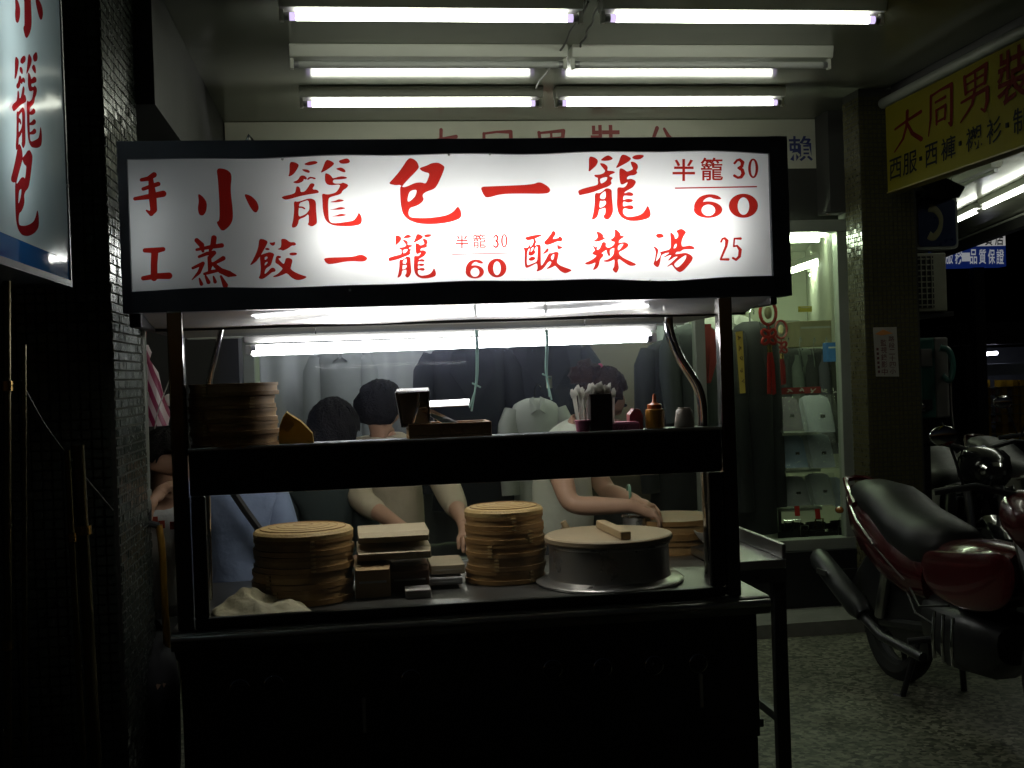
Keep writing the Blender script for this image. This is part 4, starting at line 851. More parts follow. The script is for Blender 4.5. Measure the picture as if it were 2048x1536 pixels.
# steel cup under the hands, bowls
cu_ = PY(1273, 1075, 4.17); cup = thing('steel_cup', 'small steel cup under the bare hands', 'cup', (cu_.x, 4.17, .801))
MB().lathe([(.043, 0), (.046, .004), (.048, .155), (.052, .16), (.05, .163), (.045, .158), (.043, .006), (0, .006)], (cu_.x, 4.17, .801), 28).build('wall', M_pot, cup, True, angle=40)
MB().tube([(cu_.x+.052*math.cos(i*math.pi/12), 4.17+.052*math.sin(i*math.pi/12), .963) for i in range(25)], .003, 6, False).build('rim', M_chrome, cup, True)
tb = PY(1405, 1020, 4.5); tub = thing('steel_tub', 'small steel tub behind the open steamer', 'tub', (tb.x, 4.5, .95))
bw = PY(1478, 1078, 3.95); bowl = thing('white_bowl', 'white bowl on the stainless side table', 'bowl', (1.27, 4.05, tz+.001))
MB().lathe([(.03, 0), (.035, .004), (.06, .03), (.075, .055), (.072, .055), (.056, .03), (.03, .008), (0, .007)], (1.27, 4.05, tz+.001), 28).build('bowl', M_white, bowl, True)
MB().lathe([(.028, 0), (.03, -.0), (.03, .004), (0, .004)], (1.27, 4.05, tz+.0015), 20).build('foot', M_white, bowl)
bowl2 = thing('white_cup', 'white cup lying behind the bowl on the side table', 'cup', (1.29, 4.28, tz+.001))
c2 = MB().lathe([(.03, 0), (.036, .03), (.042, .09), (.04, .09), (.034, .03), (0, .01)], (0, 0, 0), 24); c2.v = [(1.24+a[2], 4.28+a[0], tz+.044+a[1]) for a in c2.v]; c2.build('wall', M_white, bowl2, True)
MB().tube([(1.33+.0, 4.28+.041*math.cos(i*math.pi/10), tz+.044+.041*math.sin(i*math.pi/10)) for i in range(21)], .002, 5, False).build('rim', M_white, bowl2, True)
MB().lathe([(.075, 0), (.08, .004), (.085, .09), (.09, .094), (.082, .09), (.07, .006), (0, .006)], (tb.x, 4.5, .80), 28).build('wall', M_pot, tub, True, angle=40)
MB().tube([(tb.x+.089*math.cos(i*math.pi/12), 4.5+.089*math.sin(i*math.pi/12), .894) for i in range(25)], .003, 6, False).build('rim', M_chrome, tub, True)
B((tb.x-.1, 4.42, .77), (tb.x+.12, 4.6, .799)).build('stand', M_darksteel, tub)

# ------------------------------------------------------------------ things on the upper shelf
sz = 1.317
# napkin box of bright steel with open lid, on a brown tray
nx = PY(828, 860, 3.5).x
tray = thing('brown_tray', 'brown wooden tray carrying the steel dispenser on the upper shelf', 'tray', (PY(900, 870, 3.5).x, 3.5, sz))
ta = PY(818, 880, 3.36); tb_ = PY(983, 850, 3.36)
B((ta.x, 3.36, sz), (tb_.x, 3.50, sz+.01)).build('base', M_bamboo2, tray)
for a, b in (((ta.x, 3.36, sz+.0101), (tb_.x, 3.37, sz+.045)), ((ta.x, 3.49, sz+.0101), (tb_.x, 3.50, sz+.045)), ((ta.x, 3.3701, sz+.0101), (ta.x+.01, 3.4899, sz+.045)), ((tb_.x-.01, 3.3701, sz+.0101), (tb_.x, 3.4899, sz+.045))): B(a, b).build('side', M_bamboo2, tray, bevel=.002)
nb = thing('steel_dispenser', 'shiny steel dispenser box with raised flap on the brown tray', 'dispenser', (nx, 3.5, sz+.012))
def q3(u, v, Y): return PY(u, v, Y)
c_ = [(793, 785), (857, 782), (858, 850), (805, 853)]
pts = [PY(u, v, 3.40) for u, v in c_]; back = [p+Vector((0, .09, 0)) for p in pts]
for i, nm in ((0, 'top'), (1, 'side'), (3, 'side')):
    j = (i+1) % 4; MB().add([pts[i], pts[j], back[j], back[i]], [(0, 1, 2, 3)]).build(nm, M_steel, nb, solid=.004)
MB().add(back, [(0, 1, 2, 3)]).build('back', M_steel, nb, solid=.003)
MB().tube([pts[0], pts[1], pts[2], pts[3], pts[0]], .004, 6).build('edge_frame', M_chrome, nb)
def strip_quad(u0, v0, u1, v1, th, Y, nm, skew=0):
    """polished lip tilted up toward the lamp"""
    a = PY(u0, v0+th, Y); b = PY(u1, v1+th, Y); hz = th*Y/2350; d = Vector((0, hz*2.3, hz)); a2 = PY(u0+skew, v0+th, Y); b2 = PY(u1+skew, v1+th, Y)
    MB().add([a, b, b2+d, a2+d], [(0, 1, 2, 3)]).build(nm, M_lip, nb, solid=.003)
M_lip = mat('polished_lip', (.75, .75, .75), .2, 1., .04, 10, rvar=.03)
strip_quad(794, 779, 858, 776, 7, 3.395, 'top_lip'); strip_quad(838, 804, 938, 799, 12, 3.40, 'napkin_lip', 4); strip_quad(806, 848, 842, 847, 6, 3.39, 'bottom_lip')
fa, fb_, fc_, fd_ = PY(840, 820, 3.43), PY(862, 818, 3.43), PY(918, 846, 3.385), PY(900, 856, 3.385)
MB().add([fa, fb_, fc_, fd_], [(0, 1, 2, 3)]).build('flap', M_lip, nb, solid=.004)
MB().tube([PY(838, 786, 3.40), PY(836, 815, 3.40), PY(826, 846, 3.40)], .004, 6).build('strut', M_lip, nb)
# cloth bags, yellow and cream, behind the shelf
M_must = sheet_mat('mustard_paper', (.3, .2, .05), .5, .02, .5)
yb_ = thing('paper_bag', 'folded mustard yellow paper bag leaning beside the steamers on the upper shelf', 'bag', (PY(590, 886, 3.43).x, 3.43, sz))
out = [(556, 888), (559, 852), (566, 835), (573, 825), (586, 834), (602, 844), (614, 856), (625, 868), (628, 888)]
f0 = [PY(u, v, 3.43) for u, v in out]; b0 = [p+Vector((.004, .05, -.006)) for p in f0]; md = [p+Vector((0, .025, .004)) for p in f0]
MB().loft([f0, md]).build('body', M_must, yb_)
MB().add([PY(560, 852, 3.428), PY(573, 826, 3.428), PY(590, 850, 3.424), PY(575, 866, 3.424)], [(0, 1, 2, 3)]).build('fold', M_must, yb_, solid=.002)
# chopsticks in pink cup and pink box
M_pink = mat('pink_plastic', (.5, .14, .22), .35, 0, .1, 10)
pcx = PY(1166, 865, 3.42).x
cupp = thing('pink_cup', 'small pink plastic cup holding paper-sleeved chopsticks on the upper shelf', 'cup', (pcx, 3.42, sz))
MB().lathe([(.017, 0), (.019, .002), (.022, .03), (.024, .033), (.02, .032), (.017, .004), (0, .004)], (pcx, 3.42, sz), 24).build('wall', M_pink, cupp, True, angle=40)
MB().tube([(pcx+.0225*math.cos(i*math.pi/12), 3.42+.0225*math.sin(i*math.pi/12), sz+.033) for i in range(25)], .003, 6, False).build('rim', M_pink, cupp, True)
hx0, hx1, hz1 = PY(1180, 780, 3.40).x, PY(1223, 780, 3.40).x, PY(1200, 788, 3.40).z
hol = thing('chopstick_holder', 'tall dark chopstick holder crowded with white paper tips on the upper shelf', 'holder', ((hx0+hx1)/2, 3.43, sz)); M_stick = mat('dark_brown_plastic', (.035, .022, .018), .5, 0, .3, 20)
for a_, b_ in (((hx0, 3.40, sz), (hx1, 3.404, hz1)), ((hx0, 3.456, sz), (hx1, 3.46, hz1)), ((hx0, 3.4041, sz), (hx0+.004, 3.4559, hz1)), ((hx1-.004, 3.4041, sz), (hx1, 3.4559, hz1)), ((hx0+.0041, 3.4041, sz), (hx1-.0041, 3.4559, sz+.004))): B(a_, b_).build('side', M_stick, hol, bevel=.001)
M_sleeve = sheet_mat('white_paper_sleeve', (.9, .89, .84), .7, .02, .4)
R = random.Random(12)
for i in range(30):
    pale = i < 7 or i >= 29
    if i < 7: bx = pcx-.012+.022*i/6; by = 3.42+R.uniform(-.012, .012); tx = pcx-.028+.042*i/6+R.uniform(-.003, .003); ty = by+R.uniform(-.006, .006); H_ = .122+R.uniform(-.006, .012)
    elif i < 29: k = (i-6.5)/22; bx = hx0+.006+(hx1-hx0-.012)*k; by = 3.43+R.uniform(-.02, .02); tx = bx+R.uniform(-.004, .006); ty = by+R.uniform(-.004, .004); H_ = .128+R.uniform(-.01, .012)+(.01 if R.random() > .8 else 0)
    else: bx = hx1+.005; by = 3.41; tx = hx1+.008; ty = 3.41; H_ = .118
    t = thing('chopsticks', 'paper-sleeved pair of chopsticks standing in the pink cup' if i < 7 else ('chopsticks with white paper tips packed in the tall dark holder' if i < 29 else 'single paper-sleeved pair of chopsticks leaning outside the dark holder'), 'chopsticks', (bx, by, sz+.006), 'chopsticks in the pink cup' if i < 7 else ('chopsticks in the dark holder' if i < 29 else None))
    b0 = Vector((bx, by, sz+.006)); b1 = Vector((tx, ty, sz+H_)); dd = b1-b0
    MB().tube([b0, b0+dd*.88], .0036, 6).build('sticks', M_sleeve if pale else M_stick, t)
    tp = b0+dd*.84; e_ = Vector((R.uniform(-.004, .01), R.uniform(-.004, .004), 0)); w0 = R.uniform(.005, .009)
    MB().loft([[tp+Vector((-.005, -.004, 0)), tp+Vector((.005, -.004, 0)), tp+Vector((.005, .004, 0)), tp+Vector((-.005, .004, 0))], [b1+e_*.4+Vector((-w0, -.004, -.004)), b1+e_*.4+Vector((w0, -.004, -.002)), b1+e_*.4+Vector((w0, .003, -.002)), b1+e_*.4+Vector((-w0, .003, -.004))], [b1+e_+Vector((-.002, -.001, .008)), b1+e_+Vector((.004, -.001, .01)), b1+e_+Vector((.004, .001, .01)), b1+e_+Vector((-.002, .001, .008))]]).build('paper_tip', M_sleeve, t)
pb = thing('pink_box', 'pink plastic box with dark lettering beside the chopstick cup', 'box', (PY(1252, 862, 3.40).x, 3.42, sz))
a = PY(1227, 864, 3.39); b = PY(1280, 845, 3.39); B((a.x, 3.39, sz), (b.x, 3.46, b.z)).build('body', M_pink, pb, bevel=.003)
B((a.x+.003, 3.393, b.z+.0003), (b.x-.003, 3.457, b.z+.003)).build('lid', M_pink, pb)
for i in range(3):
    R = random.Random(80+i); u0 = 1230+i*9; mb = MB()
    for k in range(2): mb.tube([PY(u0+k*3, 861-i, 3.388), PY(u0+4+k*3, 854-i, 3.388)], .0008, 4)
    mb.build('print_marks', M_blackink, pb)
M_toy = mat('dusty_rose_plastic', (.3, .08, .08), .35)
rc = thing('rose_holder', 'rose coloured curved holder behind the pink box', 'holder', (PY(1270, 850, 3.45).x, 3.45, sz))
hp = PY(1270, 850, 3.45); arch = [(hp.x-.022+.0, 3.45, sz), (hp.x-.02, 3.45, sz+.045), (hp.x-.005, 3.45, sz+.062), (hp.x+.012, 3.45, sz+.06), (hp.x+.02, 3.45, sz+.04), (hp.x+.02, 3.45, sz)]
MB().loft([[Vector(p)+Vector((0, s*.02, 0)) for p in arch] for s in (-1, 1)]).build('shell', M_toy, rc); B((hp.x-.026, 3.448, sz), (hp.x+.024, 3.492, sz+.004)).build('foot', M_toy, rc)
for i, (u, v) in enumerate(((1222, 848), (1238, 852))):
    p = PY(u, v, 3.47); tag(MB().lathe([(0, 0), (.008, .003), (.009, .012), (.005, .018), (0, .019)], (p.x, 3.475, sz+.001), 12).build('bottle_cap', M_white, None, True), ('small white bottle cap beside the chopsticks', 'small white bottle cap nearer the rose holder')[i], 'cap')
# squeeze bottle
sb = PY(1310, 840, 3.42); sq = thing('squeeze_bottle', 'amber squeeze sauce bottle with orange nozzle on the upper shelf', 'bottle', (sb.x, 3.42, sz))
M_amber = mat('amber_sauce_plastic', (.52, .24, .03), .3, 0, .25, 25); M_or = mat('orange_cap_plastic', (.55, .14, .03), .35)
MB().lathe([(.024, 0), (.028, .003), (.0285, .05), (.027, .058), (.018, .062), (0, .062)], (sb.x, 3.42, sz), 24).build('body', M_amber, sq, True, angle=50)
MB().lathe([(.0205, .0585), (.0215, .06), (.021, .073), (.012, .076), (.007, .08), (.006, .092), (.0035, .104), (0, .105)], (sb.x, 3.42, sz), 20).build('nozzle_cap', M_or, sq, True, angle=50)
# upturned cup
uc = PY(1369, 842, 3.42); uu = thing('upturned_cup', 'beige upturned cup at the end of the upper shelf', 'cup', (uc.x, 3.42, sz))
M_beige = mat('beige_stoneware', (.34, .3, .24), .5, 0, .2, 15)
MB().lathe([(.03, 0), (.031, .004), (.025, .05), (.02, .056), (0, .056)], (uc.x, 3.42, sz), 24).build('wall', M_beige, uu, True, angle=50)
MB().lathe([(.018, .056), (.018, .06), (.013, .06), (.012, .0565)], (uc.x, 3.42, sz), 20).build('foot_ring', M_beige, uu, True)
# green plastic strings
M_string = mat('green_plastic_string', (.2, .34, .27), .4)
for i, (u, v0, u1, v1) in enumerate(((952, 705, 943, 822), (1092, 690, 1103, 800))):
    a = PY(u, 660, 3.6); b = PY(u, (v0+v1)/2, 3.6); c = PY(u1, v1, 3.58)
    t = thing('plastic_string', ('green plastic string tied up above the steel dispenser', 'green plastic string with a small tag near the pink hair tie')[i], 'string', tuple(c))
    mb = MB().tube(bez([a, PY(u+1, v0, 3.6), b, c]), .0032, 6); mb.tube(bez([a+Vector((.004, 0, 0)), PY(u+4, v0, 3.6), b+Vector((.003, 0, 0)), c+Vector((-.006, 0, .01))]), .0026, 6); mb.build('strand', M_string, t, True)
    k = b+Vector((0, 0, -.01)); MB().tube([k+Vector((-.012, -.002, .006)), k, k+Vector((.014, -.002, -.008))], .003, 5).build('knot', M_string, t)
    if i: B(PY(1093, 752, 3.598), PY(1104, 776, 3.602)).build('tag', mat('pale_tag', (.45, .46, .3), .6), t)
# ================================================================== PEOPLE
def skin_mesh(name, verts, edges, m, parent, root=0, sub=2):
    """verts: [(co, r)] joined by a Skin modifier into one continuous surface"""
    me = bpy.data.meshes.new(name+'_cage'); me.from_pydata([tuple(v[0]) for v in verts], edges, [])
    o = bpy.data.objects.new(name, me); COL.objects.link(o)
    q = o.modifiers.new('sk', 'SKIN'); q.use_smooth_shade = True; q.branch_smoothing = .3
    sv = me.skin_vertices[0].data
    for i, v in enumerate(verts):
        r = v[1]; sv[i].radius = (r, r) if not isinstance(r, tuple) else r; sv[i].use_root = (i == root)
    q = o.modifiers.new('su', 'SUBSURF'); q.levels = sub; q.render_levels = sub
    bpy.context.view_layer.update(); dg = bpy.context.evaluated_depsgraph_get()
    me2 = bpy.data.meshes.new_from_object(o.evaluated_get(dg)); me2.name = name
    o.modifiers.clear(); o.data = me2; me2.materials.clear(); me2.materials.append(m)
    for p in me2.polygons: p.use_smooth = True
    if parent is not None: attach(o, parent)
    return o
def V3(*a): return Vector(a)
def person(label, J, hair, shirt, pants, face, sleeve=.55, apron=None, bun=False, grip=.6, hairlen=0.):
    """J: pelvis chest neck head, sl/sr shoulders, el/er elbows, wl/wr wrists, hl/hr finger aim, kl/kr knees, al/ar ankles"""
    J = {k: Vector(v) for k, v in J.items()}; f = Vector(face).normalized(); up = V3(0, 0, 1); side = f.cross(up).normalized(); hu = side.cross(f).normalized()
    t = thing('person', label, 'person', (J['pelvis'].x, J['pelvis'].y, 0))
    v = []; e = []
    def add(co, r, p=None):
        v.append((Vector(co), r)); i = len(v)-1
        if p is not None: e.append((p, i))
        return i
    pel = add(J['pelvis'], .115); bel = add(J['pelvis'].lerp(J['chest'], .5), .11, pel); che = add(J['chest'], .12, bel)
    nb = add(J['chest'].lerp(J['neck'], .7), .075, che); nk = add(J['neck'], .05, nb)
    hd = J['head']; h0 = add(hd-hu*.07+f*.015, .055, nk); h1 = add(hd+f*.012, .078, h0); h2 = add(hd+hu*.055-f*.01, .072, h1)
    add(hd-hu*.085+f*.06, .034, h0)                       # chin
    add(hd-hu*.015+f*.1, .011, h1)                        # nose
    for s in (-1, 1): add(hd-hu*.01+side*s*.083-f*.012, .016, h1)   # ears
    for L in 'lr':
        sh = add(J['s'+L], .055, nb); el = add(J['e'+L], .04, sh); mid = add(J['e'+L].lerp(J['w'+L], .35), .04, el); wr = add(J['w'+L], .026, mid)
        d = (J['h'+L]-J['w'+L]).normalized(); n = d.cross(up).normalized() if abs(d.z) < .95 else side; dn = d.cross(n).normalized()
        if dn.z > 0: dn = -dn
        pm = add(J['w'+L]+d*.055, .027, wr); kn = add(J['w'+L]+d*.085, .024, pm)
        for k, (off, ln) in enumerate(((-.026, .062), (-.009, .074), (.009, .07), (.025, .055))):
            b = J['w'+L]+d*.085+n*off; c = b+d*ln*.5+dn*ln*.25*grip; g = c+(d*(1-grip)+dn*grip).normalized()*ln*.5
            i = add(b+d*.008, .009, kn); i = add(c, .0085, i); add(g, .0072, i)
        th = add(J['w'+L]+d*.04+n*(-.034)+dn*.012, .0115, pm); th = add(J['w'+L]+d*.07+n*(-.045)+dn*.03, .0095, th); add(J['w'+L]+d*.095+n*(-.03)+dn*.045, .008, th)
        hp = add(J['pelvis']+side*(.085 if (L == 'r') else -.085)-up*.05, .085, pel); k = add(J['k'+L], .058, hp); c = add(J['k'+L].lerp(J['a'+L], .3), .052, k); a = add(J['a'+L], .035, c)
        fd = V3(f.x, f.y, 0).normalized(); add(J['a'+L]+fd*.12-up*.045, .03, a)
    skin_mesh('body', v, e, M_skin, t)
    # shirt
    v = []; e = []
    p0 = add(J['pelvis']-up*.03, .135); p1 = add(J['pelvis'].lerp(J['chest'], .5), .13, p0); p2 = add(J['chest'], .142, p1); p3 = add(J['chest'].lerp(J['neck'], .62), .098, p2); add(J['chest'].lerp(J['neck'], 1.0), .062, p3)
    for L in 'lr':
        s = add(J['s'+L]-up*.004, .074, p3)
        if sleeve <= 1: add(J['s'+L].lerp(J['e'+L], sleeve), .066, s)
        else:
            q = add(J['e'+L], .056, s); add(J['e'+L].lerp(J['w'+L], sleeve-1), .044, q)
    skin_mesh('shirt', v, e, shirt, t)
    # trousers
    v = []; e = []
    p0 = add(J['pelvis']+up*.02, .125)
    for L in 'lr':
        hp = add(J['pelvis']+side*(.085 if L == 'r' else -.085)-up*.06, .098, p0); k = add(J['k'+L], .072, hp); add(J['a'+L]+up*.03, .055, k)
    skin_mesh('trousers', v, e, pants, t)
    fd = V3(f.x, f.y, 0).normalized()
    for L in 'lr':
        v = []; e = []; a = add(J['a'+L]-up*.045-fd*.045, .04); b = add(J['a'+L]-up*.05+fd*.06, .042, a); add(J['a'+L]-up*.058+fd*.15, .03, b); skin_mesh('shoe', v, e, M_blackplastic, t, sub=1)
    # hair: a cap of displaced locks
    R = random.Random(int(hd.x*1000)+3); mb = MB(); n, m_ = 36, 18
    for i in range(m_+1):
        for j in range(n):
            ph = math.pi*i/m_; th = 2*math.pi*j/n
            d = (f*math.cos(th)+side*math.sin(th))*math.sin(ph)+hu*math.cos(ph)
            fr = d.dot(f); low = -.15-hairlen if fr < .1 else (.38 if fr > .55 else -.15-hairlen+(fr-.1)/.45*(.53+hairlen))
            r = .1+.007*math.sin(th*9+i)+.005*R.random()
            dz = d.dot(hu)
            if dz < low: d = (d-hu*dz)*.55+hu*low; r = .1
            p = hd+hu*.012-f*.012+d*r*.98+hu*(d.dot(hu)*r*.14); mb.v.append(tuple(p))
    mb.f = [(i*n+j, i*n+(j+1) % n, (i+1)*n+(j+1) % n, (i+1)*n+j) for i in range(m_) for j in range(n)]
    ho = mb.build('hair', hair, t, True, angle=80)
    lk = MB()
    for k in range(70):
        th = R.uniform(0, 6.28); ph = R.uniform(.1, 1.45); d = (f*math.cos(th)+side*math.sin(th))*math.sin(ph)+hu*math.cos(ph)
        if d.dot(f) > .6 and d.dot(hu) < .55: continue
        b = hd+hu*.012-f*.012+d*.1+hu*(d.dot(hu)*.012); tg = (d.cross(hu).cross(d)).normalized()*-1
        tg = tg if tg.length > .1 else side; c = b+tg*R.uniform(.02, .04)-d*R.uniform(.0, .008); lk.tube([b-tg*.02-d*.004, b+d*.002, c], [.004, .006, .002], 5)
    lk.build('hair_locks', hair, ho)
    if bun:
        bc = hd-f*.105+hu*.06+side*0; b2 = MB().ball(bc, (.062, .058, .056), 18, 12); b2.v = [tuple(Vector(q)+(Vector(q)-bc)*(.12*math.sin(q[0]*190)+.08*math.sin(q[2]*230))) for q in b2.v]; b2.build('hair_bun', hair, ho, True)
        tc = hd-f*.06+hu*.1; mb = MB()
        for k in range(10):
            a = k*.628; mb.ball(tc+(hu*math.cos(a)+side*math.sin(a))*.016-f*.004*math.sin(a*3), (.011, .011, .011), 8, 6)
        mb.build('hair_tie', mat('pink_scrunchie', (.5, .06, .14), .7, 0, .2, 40), ho, True)
    for s in (-1, 1): MB().ball(hd+f*.083+side*s*.033+hu*.012, (.009, .009, .007), 10, 7).build('eye', M_eye, t, True)
    MB().tube([hd+f*.088-hu*.052-side*.024, hd+f*.096-hu*.05, hd+f*.088-hu*.052+side*.024], .006, 6).build('mouth', mat('lips', (.3, .1, .08), .5), t, True)
    if apron is not None:
        c = J['pelvis'].lerp(J['chest'], .45); w_ = .15; mb = MB()
        def ap(u, q):
            a = (u-.5)*2.1; base = J['pelvis']-up*.22; top = J['chest']+up*.03; c = base.lerp(top, q); rr = .150
            return tuple(c+f*math.cos(a)*rr+side*math.sin(a)*rr)
        mb.grid(ap, 14, 10).build('apron', apron, t, True, solid=.004)
    return t
M_dark = mat('dark_trousers', (.02, .02, .025), .85); M_blueshirt = mat('light_blue_shirt', (.2, .26, .4), .85, 0, .12, 14, 1.0, 11)
M_greytee = mat('grey_white_tee', (.5, .52, .5), .85, 0, .12, 16, 1.0, 11); M_cream = mat('cream_shirt', (.5, .44, .31), .85, 0, .12, 16, 1.0, 11); M_teal = mat('dark_teal_shirt', (.03, .045, .045), .85, 0, .25, 16)
def P3(u, v, Y): return PY(u, v, Y)
# woman in pale tee
hd = P3(1205, 800, 4.42)
person('person in pale green tee with pink hair tie bending over a steel cup', dict(
    pelvis=P3(1130, 1085, 4.52), chest=P3(1122, 935, 4.5), neck=P3(1165, 848, 4.45), head=hd,
    sl=P3(1165, 905, 4.66), sr=P3(1108, 905, 4.33), el=P3(1215, 985, 4.56), er=P3(1140, 1012, 4.22), wl=P3(1268, 1000, 4.30), wr=P3(1262, 1012, 4.14), hl=P3(1310, 1022, 4.2), hr=P3(1305, 1028, 4.12),
    kl=(.86, 4.62, .47), kr=(.84, 4.45, .47), al=(.84, 4.62, .08), ar=(.82, 4.45, .08)), M_hairr, M_greenwhite, M_dark, (.86, .32, -.42), .62, None, True, .75, .4)
wr_ = P3(1258, 990, 4.33); tag(MB().tube([(wr_.x+.004*math.cos(a), wr_.y+.036*math.cos(a), wr_.z+.036*math.sin(a)) for a in [i*math.pi/9 for i in range(19)]], .006, 6, False).build('bracelet', mat('jade_bracelet', (.2, .36, .26), .2), None, True), 'jade green bracelet on the wrist of the person in pale tee', 'bracelet')
# seated man eating, at the pillar
man = person('seated person with short black hair in grey white vest raising a hand to the mouth', dict(
    pelvis=P3(318, 1230, 4.55), chest=P3(318, 1070, 4.52), neck=P3(326, 985, 4.48), head=P3(332, 925, 4.44), sl=P3(372, 1020, 4.5), sr=P3(268, 1030, 4.45), el=P3(390, 1120, 4.4), er=P3(262, 1110, 4.32), wl=P3(400, 1165, 4.25), wr=P3(298, 1010, 4.3), hl=P3(425, 1190, 4.2), hr=P3(330, 975, 4.33),
    kl=(-.45, 4.2, .48), kr=(-.68, 4.15, .48), al=(-.45, 4.2, .08), ar=(-.68, 4.2, .08)), M_hair, M_greytee, M_dark, (.85, -.45, -.35), .4, None, False, .8)
g0 = P3(318, 1045, 4.36)
for i, (u, v) in enumerate(((308, 1042), (322, 1050), (345, 1052))):
    p = P3(u, v, 4.355); B((p.x-.011, 4.368, p.z-.014), (p.x+.011, 4.372, p.z+.014)).build('shirt_print', mat('red_print', (.3, .04, .02), .7), man)
# customer in light blue shirt with a strap
cb = person('person in light blue shirt with a dark bag strap behind the steamers', dict(
    pelvis=P3(480, 1235, 4.2), chest=P3(482, 1060, 4.2), neck=P3(478, 930, 4.2), head=P3(474, 872, 4.18), sl=P3(545, 985, 4.2), sr=P3(412, 985, 4.2), el=P3(575, 1110, 4.16), er=P3(385, 1110, 4.2), wl=P3(560, 1215, 4.08), wr=P3(400, 1215, 4.08), hl=P3(540, 1240, 4.0), hr=P3(420, 1240, 4.0),
    kl=(-.28, 4.0, .47), kr=(-.46, 4.0, .47), al=(-.28, 4.05, .08), ar=(-.46, 4.05, .08)), M_hair, M_blueshirt, M_dark, (.1, .95, -.15), .8, None, False, .5)
MB().tube([P3(450, 960, 4.055), P3(490, 1020, 4.04), P3(530, 1075, 4.05), P3(560, 1130, 4.1)], .014, 6).build('bag_strap', M_black, cb)
person('person in dark clothes with black hair bending behind the yellow paper bag', dict(
    pelvis=P3(640, 1240, 4.8), chest=P3(645, 1050, 4.75), neck=P3(662, 930, 4.7), head=P3(668, 862, 4.66), sl=P3(720, 985, 4.75), sr=P3(585, 985, 4.75), el=P3(740, 1100, 4.65), er=P3(560, 1090, 4.65), wl=P3(700, 1140, 4.5), wr=P3(600, 1140, 4.5), hl=P3(680, 1150, 4.44), hr=P3(620, 1150, 4.44),
    kl=(.02, 4.75, .45), kr=(-.16, 4.75, .45), al=(.02, 4.8, .08), ar=(-.16, 4.8, .08)), M_hair, M_teal, M_dark, (.25, .9, -.2), 1.7, None, False, .5, .6)
person('person in cream shirt with black hair reaching both arms down to the counter', dict(
    pelvis=P3(800, 1225, 5.0), chest=P3(788, 965, 4.95), neck=P3(764, 872, 4.9), head=P3(760, 822, 4.86), sl=P3(858, 895, 4.9), sr=P3(702, 897, 4.9), el=P3(905, 1000, 4.62), er=P3(720, 1000, 4.66), wl=P3(925, 1040, 4.4), wr=P3(800, 1052, 4.42), hl=P3(930, 1075, 4.32), hr=P3(838, 1072, 4.33),
    kl=(.25, 4.95, .46), kr=(.06, 4.95, .46), al=(.25, 5.0, .08), ar=(.06, 5.0, .08)), M_hair, M_cream, M_dark, (.55, .7, -.45), 1.55, None, False, .6, .55)
# stools for the seated ones
def stool(lab, x, y, z):
    t = thing('stool', lab, 'stool', (x, y, 0))
    MB().lathe([(.14, z-.03), (.15, z-.025), (.15, z-.004), (.14, z), (0, z)], (x, y, 0), 24).build('seat', M_redcloth, t, True, angle=40)
    for i in range(4):
        a = math.pi/4+i*math.pi/2; MB().tube([(x+.11*math.cos(a), y+.11*math.sin(a), z-.03), (x+.16*math.cos(a), y+.16*math.sin(a), 0)], .011, 8).build('leg', M_chrome, t)
ps = P3(318, 1230, 4.55); stool('round stool under the person at the tiled pillar', ps.x, 4.58, max(.3, ps.z-.12))

# ================================================================== LEFT SIDE
M_lsheet = sheet_mat('left_sign_plastic', (.68, .78, .8), .8, .10, .12)
LX = -.72
ls = thing('hanging_sign', 'tall backlit white sign with red vertical characters and blue foot beside the pillar', 'sign', (LX-.1, 2.7, 1.78))
LY0, LY1, LZ0, LZ1 = 1.9, 3.235, 1.775, 3.0
M_lblue = sheet_mat('left_sign_blue', (.03, .16, .45), .8, .08, .06)
MB().add([(LX, LY0, LZ0+.06), (LX, LY1-.012, LZ0+.06), (LX, LY1-.012, LZ1), (LX, LY0, LZ1)], [(0, 1, 2, 3)]).build('face_sheet', M_lsheet, ls)
MB().add([(LX, LY0, LZ0+.008), (LX, LY1-.012, LZ0+.008), (LX, LY1-.012, LZ0+.0595), (LX, LY0, LZ0+.0595)], [(0, 1, 2, 3)]).build('blue_foot', M_lblue, ls)
for a, b, n in (((LX-.2, LY0, LZ0-.01), (LX+.004, LY1, LZ0+.0075), 'casing'), ((LX-.2, LY1-.0115, LZ0+.008), (LX+.004, LY1, LZ1), 'casing'), ((LX-.2, LY0, LZ0+.008), (LX-.19, LY1-.012, LZ1), 'casing'), ((LX-.19, LY0, LZ0+.008), (LX-.004, LY0+.01, LZ1), 'casing'), ((LX-.2, LY0, LZ1+.0005), (LX+.004, LY1, LZ1+.015), 'casing')):
    B(a, b).build(n, mat('sign_casing', (.06, .07, .075), .4, .2), ls)
M_tubeL = emitter('lit_left_tube', (.88, 1, .98), E_LEFT)
MB().tube([(LX-.12, 2.75, 1.95), (LX-.12, 2.75, 2.9)], .015, 12).build('inner_tube', M_tubeL, ls, True)
M_ink2 = film_mat('deep_red_film', (.5, .025, .03), .15)
onL = lambda x, y: tuple(PX(x, y, LX+.003))
for n, bx in (('xiao', (30, -55, 86, 76)), ('long', (24, 104, 84, 300)), ('bao', (22, 288, 78, 472))):
    _k = {'xiao': .9, 'long': 1.6, 'bao': 1.2}[n]; put_glyph(gl(n, 110, _k), boxfit(gl(n, 110, _k), bx, onL), M_ink2, ls)
MB().ball((LX+.006, LY1-.02, 2.03), (.004, .006, .006), 8, 6).build('screw', M_steel, ls)
# brackets fixing the sign to the pillar
for z in (1.95, 2.7): B((LX-.15, LY1+.0005, z), (LX-.12, 3.746, z+.03)).build('bracket', M_darksteel, ls)
